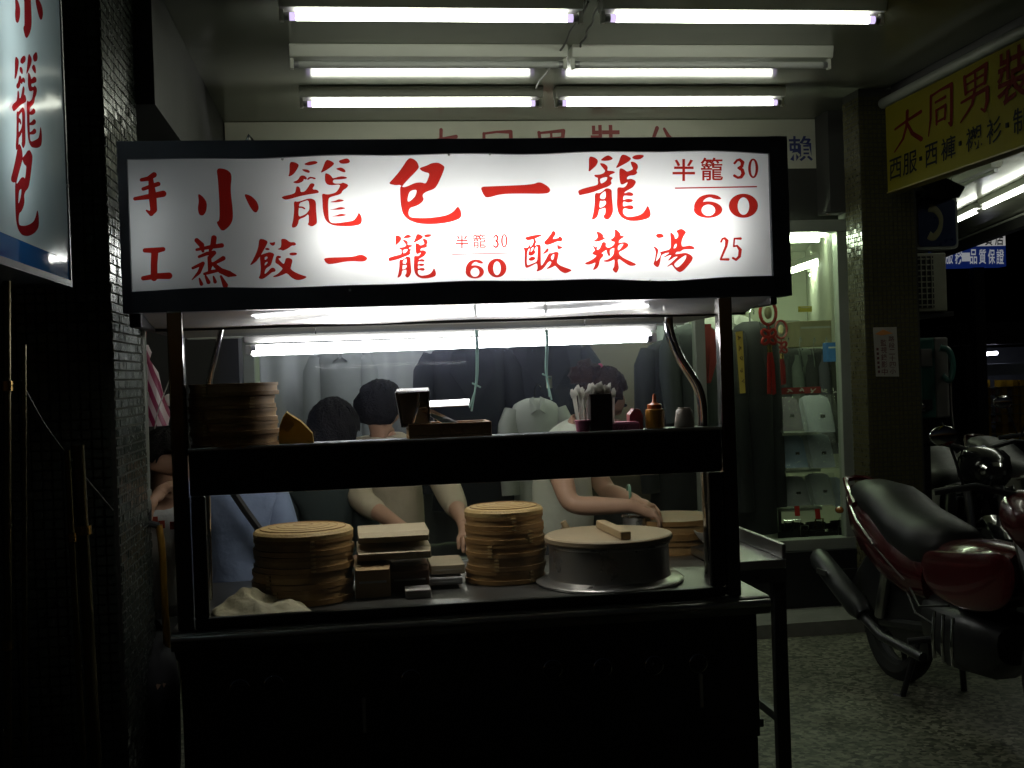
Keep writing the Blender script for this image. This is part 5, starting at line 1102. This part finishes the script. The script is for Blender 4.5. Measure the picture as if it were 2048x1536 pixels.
# water pipe with tap and yellow hose
px_ = PX(283, 640, -.70); M_pipe = mat('grey_pvc_pipe', (.16, .17, .15), .4, 0, .2, 20)
wp = thing('water_pipe', 'grey water pipe with brass tap running down the tiled pillar', 'pipe', (-.695, 4.25, 1.1))
yy = 4.28
def LP(u, v): return PY(u, v, yy)
MB().tube([LP(284, 560), LP(283, 640), LP(287, 760), LP(291, 900), LP(293, 1005)], .0135, 10).build('riser', M_pipe, wp, True)
for v in (790, 985): MB().tube([LP(287+(v-790)*.03, v-6), LP(287+(v-790)*.03, v+6)], .018, 10).build('coupling', M_pipe, wp, True)
MB().tube(bez([LP(293, 1000), LP(292, 1018), LP(278, 1030), LP(250, 1042)]), .017, 10).build('elbow', M_pipe, wp, True)
MB().tube([LP(245, 1045), LP(275, 1040), LP(318, 1052)], .012, 8).build('tap_body', M_darksteel, wp, True)
MB().tube([LP(262, 1020), LP(262, 1085)], .008, 8).build('tap_handle', M_darksteel, wp); MB().tube([LP(300, 1008), LP(300, 1044)], .006, 8).build('tap_stem', M_darksteel, wp)
ho = tag(MB().tube(bez([LP(318, 1050), LP(324, 1100), LP(328, 1180), LP(333, 1300), LP(324, 1450), LP(330, 1600), PZ(340, 1700, .012)]), .0125, 10).build('yellow_hose', mat('yellow_hose_rubber', (.3, .16, .015), .45, 0, .15, 30), None, True), 'yellow rubber hose hanging from the tap beside the cart', 'hose')
# striped cloth bag hanging
sc = P3(300, 770, 4.7); t = thing('striped_bag', 'pink and white striped plastic bag hanging by the pillar', 'bag', tuple(P3(305, 850, 4.7)))
def stripe():
    m = bpy.data.materials.new('pink_white_stripes'); m.use_nodes = True; n = m.node_tree; b = n.nodes['Principled BSDF']
    tc = n.nodes.new('ShaderNodeTexCoord'); wv = n.nodes.new('ShaderNodeTexWave'); wv.inputs['Scale'].default_value = 9; wv.inputs['Distortion'].default_value = 1.5
    mp = n.nodes.new('ShaderNodeMapping'); mp.inputs['Rotation'].default_value = (0, .35, 0); n.links.new(tc.outputs['Object'], mp.inputs[0]); n.links.new(mp.outputs[0], wv.inputs['Vector'])
    cr = n.nodes.new('ShaderNodeValToRGB'); cr.color_ramp.elements[0].position = .45; cr.color_ramp.elements[0].color = (.2, .015, .06, 1); cr.color_ramp.elements[1].position = .55; cr.color_ramp.elements[1].color = (.5, .4, .42, 1)
    n.links.new(wv.outputs['Fac'], cr.inputs[0]); n.links.new(cr.outputs[0], b.inputs['Base Color']); b.inputs['Roughness'].default_value = .35; return m
secs = []
for v, u, w_ in ((690, 290, 6), (705, 292, 9), (720, 293, 6), (745, 300, 15), (790, 306, 22), (830, 312, 24), (852, 314, 22)):
    p = P3(u, v, 4.7); ww = w_*.0021; secs.append([(p.x+ww*math.cos(a)*(1+.15*math.sin(3*a+v)), 4.7+ww*.7*math.sin(a), p.z) for a in [i*math.pi/10 for i in range(20)]])
MB().loft(secs).build('body', stripe(), t, True, angle=60); MB().tube([P3(290, 690, 4.7), P3(291, 655, 4.7), P3(288, 620, 4.7)], .004, 6).build('handle', M_knot, t)
p = P3(338, 800, 4.72); tag(MB().ball(p, (.022, .02, .024), 12, 8).build('tape_roll', M_whitecloth, None, True), 'small round white roll hanging beside the striped bag', 'roll')
tag(MB().tube(bez([P3(356, 640, 4.2), P3(352, 720, 4.2), P3(335, 770, 4.2), P3(318, 815, 4.2), P3(309, 858, 4.2)]), .0022, 6).build('hanging_wire', mat('grey_wire', (.25, .25, .22), .5), None, True), 'thin pale wire hanging beside the cart post', 'wire')
# poles stored left
M_pole = mat('dull_brass_pole', (.13, .11, .05), .35, .7, .3, 10); 
def pole(lab, u0, v0, u1, v1, Y, r, rings=()):
    a = PY(u0, v0, Y); b = PY(u1, v1, Y); d = (b-a).normalized(); b = a+d*((-a.z+.0)/d.z) if d.z < -.1 else b
    t = thing('metal_pole', lab, 'pole', tuple(b)); MB().tube([a, b], r, 12).build('shaft', M_pole, t, True)
    for v in rings:
        k = (v-v0)/(v1-v0); c = PY(u0+(u1-u0)*k, v, Y); MB().tube([c-d*.012, c+d*.012], r*1.5, 10).build('coupling', M_gold, t, True)
pole('upright brass pole at the edge, joined by two couplings', 14, 560, 16, 1536, 3.0, .009, (772, 1290))
pole('thin dark pole standing beside the upright brass pole', 48, 690, 50, 1536, 3.05, .006)
pole('leaning thin pole in front of the pillar', 134, 900, 168, 1536, 3.3, .008, (1075,))
pole('leaning thick grey pole in front of the pillar', 156, 890, 192, 1536, 3.35, .016, (1060,))
tag(MB().tube(bez([PY(40, 760, 3.2), PY(90, 850, 3.3), PY(150, 930, 3.4), PY(225, 1020, 3.7)]), .003, 6).build('sagging_cable', mat('dark_cable', (.06, .06, .05), .5), None, True), 'thin dark cable sagging from the pole to the tap', 'cable')

# ================================================================== RIGHT SIDE: yellow sign, pillar notice, phone, AC, next arcade
yx = 2.85
yg = thing('yellow_sign', 'long yellow shop sign with dark red and black characters along the arcade edge', 'sign', (yx, 4.2, 2.38))
B((yx, 1.7, 2.383), (2.925, 5.885, 2.83)).build('panel', M_yellowsign, yg, bevel=.004)
B((yx-.003, 1.7, 2.376), (yx+.07, 5.89, 2.3825)).build('bottom_trim', mat('mustard_trim', (.16, .12, .01), .5), yg)
MB().tube([(yx+.02, 1.7, 2.865), (yx+.02, 5.95, 2.865)], .028, 12).build('top_pipe', mat('grey_pipe_paint', (.2, .21, .18), .5), yg, True)
onYl = lambda x, y: tuple(PX(x, y, yx-.003))
def ychar(ch, quad, m, off=.02):
    """quad = photo corners TL, TR, BL, BR of the character on the sign plane"""
    g = gl(ch) if ch in G else fontglyph(ch, off); vs = g[0]; xs = [v[0] for v in vs]; ys_ = [v[1] for v in vs]; a, b, c, d = min(xs), max(xs), min(ys_), max(ys_)
    tl, tr, bl, br = [PX(q[0], q[1], yx-.003) for q in quad]
    put_glyph(g, lambda x, y: tuple((tl*(1-(x-a)/(b-a))+tr*((x-a)/(b-a)))*(1-(y-c)/(d-c))+(bl*(1-(x-a)/(b-a))+br*((x-a)/(b-a)))*((y-c)/(d-c))), m, yg)
def yq(u0, u1, k0, k1):
    """characters between photo columns u0..u1 and sign-height fractions k0 (top) .. k1"""
    top = lambda u: 215-.512*(u-1765); bot = lambda u: 385-.348*(u-1775)
    f_ = lambda u, k: (u, top(u)*(1-k)+bot(u)*k); return [f_(u0, k0), f_(u1, k0), f_(u0, k1), f_(u1, k1)]
ychar('da', yq(1788, 1846, .16, .58), M_redink); ychar('tong', yq(1856, 1906, .1, .56), M_redink); ychar('nan', yq(1920, 1978, .07, .56), M_redink); ychar('裝', yq(1994, 2060, .06, .57), M_redink, .014)
for ch, a, b in (('西', 1779, 1803), ('服', 1806, 1834), ('西', 1850, 1875), ('褲', 1882, 1911), ('襯', 1932, 1964), ('衫', 1973, 2003), ('制', 2026, 2056)): ychar(ch, yq(a, b, .64, .88), M_blackink, .009)
for u in (1841, 1920, 2014):
    p = Vector(onYl(u, (215-.512*(u-1765))*.24+(385-.348*(u-1775))*.76)); B((yx-.005, p.y-.01, p.z-.01), (yx-.001, p.y+.01, p.z+.01)).build('character', M_blackink, yg)
# beam end filler under the ceiling
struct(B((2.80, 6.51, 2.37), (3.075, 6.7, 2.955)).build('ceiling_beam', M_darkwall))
# notice on pillar
nt_ = thing('pillar_notice', 'white notice with dark red vertical characters stuck on the brown pillar', 'notice', tuple(PY(1772, 753, 6.01)))
MB().add([PY(1746, 655, 6.012), PY(1793, 654, 6.012), PY(1798, 753, 6.012), PY(1752, 753, 6.012)], [(0, 1, 2, 3)]).build('sheet', mat('notice_paper', (.3, .3, .26), .45, 0, .1, 20), nt_, solid=.002)
M_maroon = mat('maroon_print', (.09, .02, .025), .5)
onN = lambda x, y: tuple(PY(x, y, 6.0095))
for i, ch in enumerate('路段二十四小'): g = fontglyph(ch, .01); put_glyph(g, boxfit(g, (1777+i*.6, 672+i*13, 1789+i*.6, 683+i*13), onN), M_maroon, nt_)
for i, ch in enumerate('監視錄影中'): g = fontglyph(ch, .01); put_glyph(g, boxfit(g, (1761+i*.6, 679+i*14.5, 1773+i*.6, 692+i*14.5), onN), M_maroon, nt_)
for i in range(6):
    p = PY(1755+i*.6, 698+i*9, 6.0095); B((p.x-.006, 6.0085, p.z-.008), (p.x+.006, 6.0105, p.z+.006)).build('small_print', M_maroon, nt_)
MB().add([PY(1750, 668, 6.007), PY(1766, 659, 6.007), PY(1786, 667, 6.007), PY(1762, 671, 6.007)], [(0, 1, 2, 3)]).build('sticker', mat('orange_sticker', (.55, .22, .06), .4), nt_, solid=.002)
# phone sign
ps_ = thing('phone_sign', 'blue public telephone sign with yellow handset in a white box beside the pillar', 'sign', tuple(PY(1870, 500, 6.2)))
a = PY(1832, 500, 6.18); b = PY(1914, 392, 6.18); cx, cz = (a.x+b.x)/2, (a.z+b.z)/2; hw, hh = (b.x-a.x)/2, (b.z-a.z)/2
def rrect(w_, h, r, y, n=5):
    o = []
    for qx, qz, a0 in ((1, 1, 0), (-1, 1, 90), (-1, -1, 180), (1, -1, 270)):
        for k in range(n+1):
            t_ = math.radians(a0+90*k/n); o.append((cx+qx*(w_-r)+r*math.cos(t_), y, cz+qz*(h-r)+r*math.sin(t_)))
    return o
MB().loft([rrect(hw, hh, .03, 6.18), rrect(hw, hh, .03, 6.30)]).build('case', mat('grey_white_case', (.3, .32, .28), .4), ps_)
MB().loft([rrect(hw*.88, hh*.88, .02, 6.1755), rrect(hw*.88, hh*.88, .02, 6.1795)]).build('blue_face', mat('deep_blue_face', (.008, .02, .075), .3), ps_)
hs = [PY(1858, 415, 6.172), PY(1872, 420, 6.172), PY(1882, 436, 6.172), PY(1880, 458, 6.172), PY(1868, 474, 6.172), PY(1858, 470, 6.172)]
h_ = MB().tube(bez(hs, 5), [.012+.012*abs(i-12.5)/12.5 for i in range(26)], 6); h_.v = [(q[0], 6.1748+(q[1]-6.172)*.06, q[2]) for q in h_.v]; h_.build('handset_symbol', mat('yellow_symbol', (.22, .2, .09), .5), ps_)
MB().tube([PY(1812, 392, 6.25), PY(1900, 388, 6.25)], .012, 8).build('bracket', M_black, ps_)
cb_ = thing('lamp_box', 'dark box lamp on a bracket above the telephone sign', 'lamp', tuple(PY(1880, 392, 6.2)))
qa = [PY(1842, 372, 6.05), PY(1885, 352, 6.0), PY(1932, 374, 6.0), PY(1920, 395, 6.1), PY(1868, 398, 6.1)]
MB().loft([qa, [p+Vector((.03, .2, .02)) for p in qa]]).build('housing', M_black, cb_, bevel=.006); MB().tube([PY(1880, 396, 6.12), PY(1880, 404, 6.2)], .008, 8).build('stem', M_black, cb_)
# air conditioner
ac = thing('air_conditioner', 'cream air conditioner box with black grille beyond the pillar', 'air conditioner', tuple(PY(1862, 625, 6.75)))
a = PY(1834, 624, 6.7); b = PY(1892, 505, 6.7); B((a.x, 6.7, a.z), (b.x, 7.2, b.z)).build('case', mat('cream_case', (.3, .3, .22), .5), ac, bevel=.008)
ga = PY(1838, 616, 6.695); gb = PY(1866, 512, 6.695); B((ga.x, 6.694, ga.z), (gb.x, 6.6985, gb.z)).build('grille_back', M_black, ac)
for i in range(9): z = ga.z+(gb.z-ga.z)*(i+.5)/9; B((ga.x, 6.688, z-.004), (gb.x, 6.6935, z+.004)).build('grille_slat', mat('cream_case', (.3, .3, .22)), ac)
for i in range(3): x = ga.x+(gb.x-ga.x)*(i+.5)/3; B((x-.003, 6.684, ga.z), (x+.003, 6.6875, gb.z)).build('grille_bar', mat('cream_case', (.3, .3, .22)), ac)
B((a.x-.02, 6.72, a.z-.03), (b.x+.05, 7.2, a.z-.0005)).build('bracket', M_black, ac)
# pay phone
M_tealp = mat('teal_phone_plastic', (.035, .13, .11), .35, 0, .15, 12); M_phg = mat('phone_grey', (.2, .19, .18), .4)
pp = thing('pay_phone', 'teal and grey public pay phone hanging behind the brown pillar', 'telephone', tuple(PY(1868, 845, 6.4)))
a = PY(1838, 838, 6.35); b = PY(1898, 674, 6.35); mid = a.x+(b.x-a.x)*.55
B((a.x, 6.35, a.z), (mid, 6.5, b.z)).build('front_panel', M_tealp, pp, bevel=.01); B((mid+.001, 6.36, a.z), (b.x, 6.5, b.z)).build('side_panel', M_phg, pp, bevel=.01)
MB().tube(bez([PY(1880, 696, 6.33), PY(1898, 702, 6.31), PY(1906, 730, 6.31), PY(1900, 760, 6.31), PY(1884, 752, 6.33)]), [.026]+[.017]*31+[.026], 10).build('handset', M_tealp, pp, True)
B((a.x+.02, 6.342, a.z+.3), (mid-.02, 6.3495, a.z+.4)).build('keypad', M_phg, pp, bevel=.003); B((a.x+.02, 6.34, a.z+.05), (mid-.03, 6.3495, a.z+.11)).build('coin_tray', M_darksteel, pp)
MB().tube(bez([PY(1902, 765, 6.34), PY(1904, 820, 6.34), PY(1908, 862, 6.34), PY(1898, 874, 6.34), PY(1884, 845, 6.36)]), .005, 6).build('cord', M_steel, pp, True)
B((a.x+.05, 6.42, 0), (a.x+.1, 6.47, a.z-.001)).build('stand', M_darksteel, pp)

# next arcade beyond
Q = Vector((6.25, 11.4, 0)); dd = Vector((-.245, -.97, 0)); ss = Vector((.97, -.245, 0))
def slab(s0, s1, d0, d1, z0, z1, nm, m):
    ps = [Q+ss*s0+dd*d0, Q+ss*s1+dd*d0, Q+ss*s1+dd*d1, Q+ss*s0+dd*d1]; return struct(MB().loft([[p+Vector((0, 0, z0)) for p in ps], [p+Vector((0, 0, z1)) for p in ps]]).build(nm, m))
slab(-1.75, .7, -4, 5.0, 2.975, 3.3, 'ceiling', mat('next_arcade_ceiling', (.42, .43, .33), .16, 0, .1, 3, spec=.4))
slab(.705, .8, -4, 7.4, 2.83, 3.3, 'ceiling_beam', M_darkwall)
slab(.69, .703, -4, 5.0, 2.94, 2.96, 'ceiling_trim', M_white)
M_tubeF = emitter('lit_far_tube', (.95, 1, .86), E_FAR)
def far_fix(lab, a, b, lit=True):
    t = thing('fluorescent_fixture', lab, 'fluorescent light', tuple((a+b)/2+Vector((0, 0, .07))), 'fluorescent fixtures in the next arcade')
    MB().tube([a, b], .016, 12).build('tube', M_tubeF if lit else M_tubeoff, t, True); n_ = (b-a).normalized().cross(V3(0, 0, 1))*.05; e_ = (b-a).normalized()*.03
    MB().loft([[p+n_*.7+V3(0, 0, .025), p-n_*.7+V3(0, 0, .025), p-n_+V3(0, 0, .073), p+n_+V3(0, 0, .073)] for p in (a-e_, b+e_)]).build('housing', M_white, t)
    for p, s in ((a, -1), (b, 1)): MB().tube([p, p+e_*s*.6+V3(0, 0, .0)], .017, 10).build('end_cap', M_cap, t)
far_fix('lit tube light in the next arcade, beside the telephone sign', PZ(1913, 442, 2.9), PZ(1956, 422, 2.9))
far_fix('lit long tube light in the next arcade, running toward the street', PZ(1968, 415, 2.9), PZ(2062, 372, 2.9))
slab(-.9, .7, 5.005, 7.4, 2.975, 3.3, 'ceiling', MATS['next_arcade_ceiling'])
far_fix('unseen tube light added further along the next arcade, past the long one', Vector((5.62, 8.95, 2.9)), Vector((5.34, 7.8, 2.9)))  # row continued out of view, added to light the phone side
far_fix('unseen tube light added in the next arcade above the black motorcycle', Vector((5.28, 7.55, 2.9)), Vector((5.0, 6.4, 2.9)))  # also added out of view, for light on phone and air conditioner
far_fix('unseen tube light added in the next arcade above the kerb', Vector((4.92, 6.1, 2.9)), Vector((4.64, 4.95, 2.9)))  # added lamp, brightens phone, its sign and the air conditioner from the front
far_fix('unlit tube light in the next arcade under the yellow sign', PZ(1918, 372, 2.9), PZ(1990, 342, 2.9), False)
# blue and white sign far behind
fsg = thing('far_sign', 'blue and white shop sign with block characters far beyond the next arcade', 'sign', tuple(PY(1945, 536, 15.5)))
FYY = 15.5
a = PY(1872, 536, FYY); m_ = PY(1872, 494, FYY); b = PY(2010, 455, FYY)
M_ledw = mat('lit_sign_white', (.5, .5, .48), .5, emit=.5); M_ledb = mat('lit_sign_blue', (.01, .03, .2), .5, emit=.25)
B((a.x, FYY, m_.z+.0), (b.x, FYY+.2, b.z+.3)).build('white_panel', M_ledw, fsg); B((a.x, FYY, a.z), (b.x, FYY+.2, m_.z-.002)).build('blue_panel', M_ledb, fsg)
onF = lambda x, y: tuple(PY(x, y, FYY-.01))
M_lw2 = mat('lit_white_characters', (.5, .52, .55), .5, emit=.4); M_lb2 = mat('dark_blue_characters', (.01, .012, .03), .5)
for ch, u0, u1 in (('服', 1891, 1906), ('務', 1910, 1925), ('品', 1940, 1954), ('質', 1958, 1972), ('保', 1976, 1990), ('證', 1993, 2008)): g = fontglyph(ch, .012); put_glyph(g, boxfit(g, (u0, 499+(u0-1891)*-.01, u1, 528), onF), M_lw2, fsg)
for ch, u0, u1 in (('貨', 1970, 1985), ('店', 1990, 2007)): g = fontglyph(ch, .015); put_glyph(g, boxfit(g, (u0, 464, u1, 491), onF), M_lb2, fsg)
p = Vector(onF(1932, 514)); B((p.x-.06, FYY-.012, p.z-.06), (p.x+.06, FYY-.002, p.z+.06)).build('character', M_lw2, fsg)
B((a.x+.6, FYY+.05, 0), (a.x+.75, FYY+.2, a.z-.001)).build('mount_post', M_darksteel, fsg)
# far lit store
fst = thing('far_store', 'small lit store with yellow shelving across the street', 'store', tuple(PY(2010, 890, 17)))
SY = 17.0
def fb(u0, v0, u1, v1, y0, y1, nm, m): a = PY(u0, v1, y0); b = PY(u1, v0, y0); return B((a.x, y0, a.z), (b.x, y1, b.z)).build(nm, m, fst)
M_fwall = mat('store_wall_grey', (.3, .33, .38), .6); M_fyel = mat('yellow_shelving', (.5, .3, .02), .5)
fb(1950, 690, 2150, 920, 18.6, 18.7, 'wall', M_fwall); fb(1962, 722, 2150, 752, SY, SY+.3, 'fascia', M_fwall); fb(1945, 640, 2150, 690, SY-.1, SY+1.6, 'canopy', M_black); fb(1940, 690, 1961, 960, SY-.05, SY+.2, 'wall', M_black)
for u in (1972, 2006, 2030, 2044): fb(u, 760, u+(8 if u != 2030 else 6), 880, SY+.5, SY+.7, 'shelf_upright', M_fyel)
for v in (772, 790, 808, 826, 846, 866): fb(1974, v, 2050, v+4, SY+.45, SY+.8, 'shelf_board', M_fyel if v > 840 else M_alu)
R = random.Random(4)
for v in (774, 792, 810, 828):
    for u in range(1980, 2044, 6): fb(u, v+3+R.uniform(0, 5), u+4.6, v+16, SY+.55, SY+.75, 'goods', mat('goods%d' % R.randrange(4), [(.4, .35, .35), (.3, .34, .4), (.45, .42, .3), (.4, .2, .2)][R.randrange(4)], .6))
MB().tube([PY(1960, 709, SY+.2), PY(1994, 706, SY+.2)], .03, 8).build('tube_lamp', emitter('lit_store_tube', (.8, .82, 1), 12), fst)

# ================================================================== MOTORCYCLES
def motorcycle(label, loc, rz, paint, group=None):
    t = thing('motorcycle', label, 'motorcycle', loc, group); c, s = math.cos(rz), math.sin(rz)
    def W(p): return (loc[0]+p[0]*c-p[1]*s, loc[1]+p[0]*s+p[1]*c, loc[2]+p[2])
    def bd(mb, nm, m, par=None, **k): mb.v = [W(p) for p in mb.v]; return mb.build(nm, m, par or t, **k)
    def el(x, w_, z0, z1, n=14, y=0, e=2.6):
        o = []
        for j in range(n):
            a = 2*math.pi*j/n; cc, sn = math.cos(a), math.sin(a)
            o.append((x, y+w_*math.copysign(abs(cc)**(2/e), cc), (z0+z1)/2+(z1-z0)/2*math.copysign(abs(sn)**(2/e), sn)))
        return o
    # wheels
    for x, r in ((0, .29), (1.28, .29)):
        mb = MB(); n = 36; secs = []
        for i in range(n):
            a = 2*math.pi*i/n; secs.append([(x+(r-.05+.05*math.cos(b))*math.cos(a), .05*math.sin(b), r+(r-.05+.05*math.cos(b))*math.sin(a)) for b in [k*math.pi/4 for k in range(8)]])
        secs.append(secs[0]); mb.loft(secs, False); wh = bd(mb, 'wheel', M_rubber, smooth=True)
        mb = MB()
        for i in range(5):
            a = i*2*math.pi/5; mb.tube([(x+.04*math.cos(a), 0, r+.04*math.sin(a)), (x+(r-.08)*math.cos(a), 0, r+(r-.08)*math.sin(a))], .014, 6)
        mb.tube([(x, -.05, r), (x, .05, r)], .035, 12); mb.tube([(x+(r-.085)*math.cos(i*math.pi/12), 0, r+(r-.085)*math.sin(i*math.pi/12)) for i in range(25)], .02, 6, False); bd(mb, 'rim', M_darksteel, wh, smooth=True)
    # tail fairing, body side panels
    bd(MB().loft([el(-.36, .03, .84, .89), el(-.33, .08, .76, .91), el(-.24, .115, .66, .90), el(-.1, .14, .56, .85), el(.1, .16, .48, .80), el(.3, .16, .44, .74), el(.45, .13, .44, .68)]), 'tail_fairing', paint, smooth=True, angle=60)
    bd(MB().tube([(-.3, .085, .9), (-.37, .06, .925), (-.39, 0, .93), (-.37, -.06, .925), (-.3, -.085, .9), (-.12, -.14, .83)], .014, 8), 'grab_rail', paint, smooth=True)
    bd(MB().loft([el(-.375, .045, .80, .85), el(-.345, .06, .79, .86)]), 'tail_light', mat('red_lens', (.2, .01, .01), .15, coat=1.))
    # seat
    bd(MB().loft([el(-.27, .06, .86, .915), el(-.2, .12, .81, .94), el(0, .145, .75, .93), el(.1, .155, .70, .90), el(.2, .165, .65, .855), el(.38, .165, .60, .82), el(.52, .13, .62, .80), el(.56, .06, .68, .77)]), 'seat', M_seat, smooth=True, angle=60)
    # tank / centre body
    bd(MB().loft([el(.5, .09, .56, .70), el(.58, .15, .52, .75), el(.75, .17, .5, .77), el(.92, .15, .52, .77), el(1.02, .09, .6, .76)]), 'tank', paint, smooth=True, angle=60)
    for sd in (-1, 1):
        mb = MB(); mb.loft([[(x, sd*(y-.012), z0), (x, sd*(y+.012), z0+.01), (x, sd*(y+.012), z1-.01), (x, sd*(y-.012), z1)] for x, y, z0, z1 in ((.5, .16, .56, .72), (.7, .185, .5, .74), (1.0, .19, .5, .78), (1.18, .15, .58, .82))]); bd(mb, 'side_fairing', paint, smooth=True, angle=80, sub=2)
    bd(MB().loft([el(.42, .12, .26, .52), el(.6, .15, .2, .5), el(.85, .14, .22, .5), el(.95, .1, .3, .46)]), 'engine', M_blackplastic, smooth=True, angle=50)
    bd(MB().loft([el(-.28, .06, .44, .50), el(-.1, .07, .60, .64), el(.2, .08, .58, .64)]), 'rear_fender', M_blackplastic, smooth=True)
    for sd in (-1, 1): bd(MB().loft([[(x, sd*.066, z0), (x, sd*.078, z0), (x, sd*.078, z1), (x, sd*.066, z1)] for x, z0, z1 in ((-.2, .42, .5), (-.05, .3, .62), (.15, .22, .6), (.4, .2, .5))]), 'inner_fender', M_blackplastic)
    bd(MB().tube([(-.3, 0, .47), (-.4, 0, .36)], .04, 6).box((-.41, -.09, .36), (-.402, .09, .47)), 'plate_holder', M_blackplastic)
    for sd in (-1, 1): bd(MB().tube([(0, sd*.08, .29), (.3, sd*.09, .33), (.5, sd*.09, .36)], .022, 8), 'swing_arm', M_blackplastic); bd(MB().tube([(.02, sd*.1, .32), (.14, sd*.11, .62)], .026, 10), 'shock_absorber', M_steel)
    mu = bd(MB().tube([(.5, -.16, .24), (.2, -.19, .27), (.08, -.2, .32), (0, -.205, .36)], .022, 10), 'exhaust_pipe', M_darksteel, smooth=True)
    mu2 = bd(MB().tube([(.06, -.205, .34), (.02, -.21, .37), (-.33, -.225, .54), (-.36, -.226, .555)], [.035, .055, .052, .04], 16), 'muffler', mat('muffler_dark_metal', (.035, .038, .038), .35, .4), smooth=True)
    bd(MB().box((-.25, -.287, .49), (-.15, -.279, .515)), 'muffler_badge', M_steel, mu2)
    for sd in (-1, 1): bd(MB().tube([(.36, sd*.1, .28), (.3, sd*.15, .02), (.26, sd*.17, .012)], .014, 8), 'stand_leg', M_darksteel); bd(MB().tube([(.55, sd*.14, .33), (.52, sd*.24, .32)], .014, 8), 'footpeg', M_darksteel)
    for k in range(3): bd(MB().tube([(.62+.07*k, -.17, .46), (.68+.07*k, -.215, .36), (.66+.07*k, -.2, .28)], .008, 8), 'chrome_pipe', M_chrome, smooth=True)
    for sd in (-1, 1):
        bd(MB().ball((-.26, sd*.15, .79), (.03, .02, .018), 10, 7), 'turn_signal', mat('amber_lens', (.3, .1, .01), .15, coat=1.), smooth=True)
        bd(MB().tube([(-.2, sd*.117, .80), (.0, sd*.146, .70), (.2, sd*.163, .62), (.36, sd*.16, .55)], .004, 6), 'panel_seam', M_black)
        bd(MB().tube([(-.3, sd*.085, .84), (-.1, sd*.143, .76), (.1, sd*.164, .67)], .007, 6), 'side_glint', mat('silver_glint', (.5, .5, .5), .2, .8), smooth=True)  # glints along the tail edges, put in as pale strips
    bd(MB().tube([(.3, -.12, .5), (.45, -.16, .42), (.6, -.13, .38)], .006, 6).tube([(.35, -.13, .52), (.5, -.17, .46), (.7, -.15, .5)], .005, 6), 'cable', M_black)
    # front end
    for sd in (-1, 1):
        bd(MB().tube([(1.28, sd*.08, .29), (1.1, sd*.09, .82), (1.06, sd*.09, .95)], .022, 8), 'fork', M_steel, smooth=True)
        bd(MB().tube([(1.04, sd*.05, .98), (1.0, sd*.2, 1.02), (.94, sd*.34, 1.0)], .014, 8), 'handlebar', M_black, smooth=True)
        bd(MB().tube([(.98, sd*.24, 1.02), (.99, sd*.28, 1.13), (1.0, sd*.31, 1.2)], .006, 6), 'mirror_stem', M_black); b = MB().ball((1.0, sd*.33, 1.22), (.014, .06, .04)); bd(b, 'mirror', M_chrome, smooth=True)
    bd(MB().loft([el(1.02, .12, .82, 1.0), el(1.15, .15, .76, 1.0), el(1.28, .11, .8, .96), el(1.33, .05, .85, .92)]), 'headlight_cowl', paint, smooth=True, angle=60)
    bd(MB().loft([el(1.32, .07, .84, .93), el(1.345, .05, .86, .91)]), 'headlight', M_chrome, smooth=True)
    bd(MB().loft([el(1.05, .05, .54, .58), el(1.28, .06, .6, .64), el(1.5, .05, .5, .54)]), 'front_fender', paint, smooth=True)
    return t
def aim(dx, dy): return math.atan2(dy, dx)
motorcycle('glossy red motorcycle with black seat parked beside the cart', (2.52, 5.24, -.02), aim(.05, -1), M_red)
M_bkp = mat('black_motor_paint', (.01, .01, .012), .15, 0, .1, 5, coat=.6); M_dred = mat('dark_maroon_motor_paint', (.03, .004, .005), .2, 0, .1, 5, coat=.6)
motorcycle('black motorcycle with silver mirrors parked behind the red one', (3.75, 7.2, -.004), aim(-.25, -.97), M_bkp)
motorcycle('dark maroon motorcycle parked beyond the black one', (4.4, 7.6, -.004), aim(-.15, -.98), M_dred)
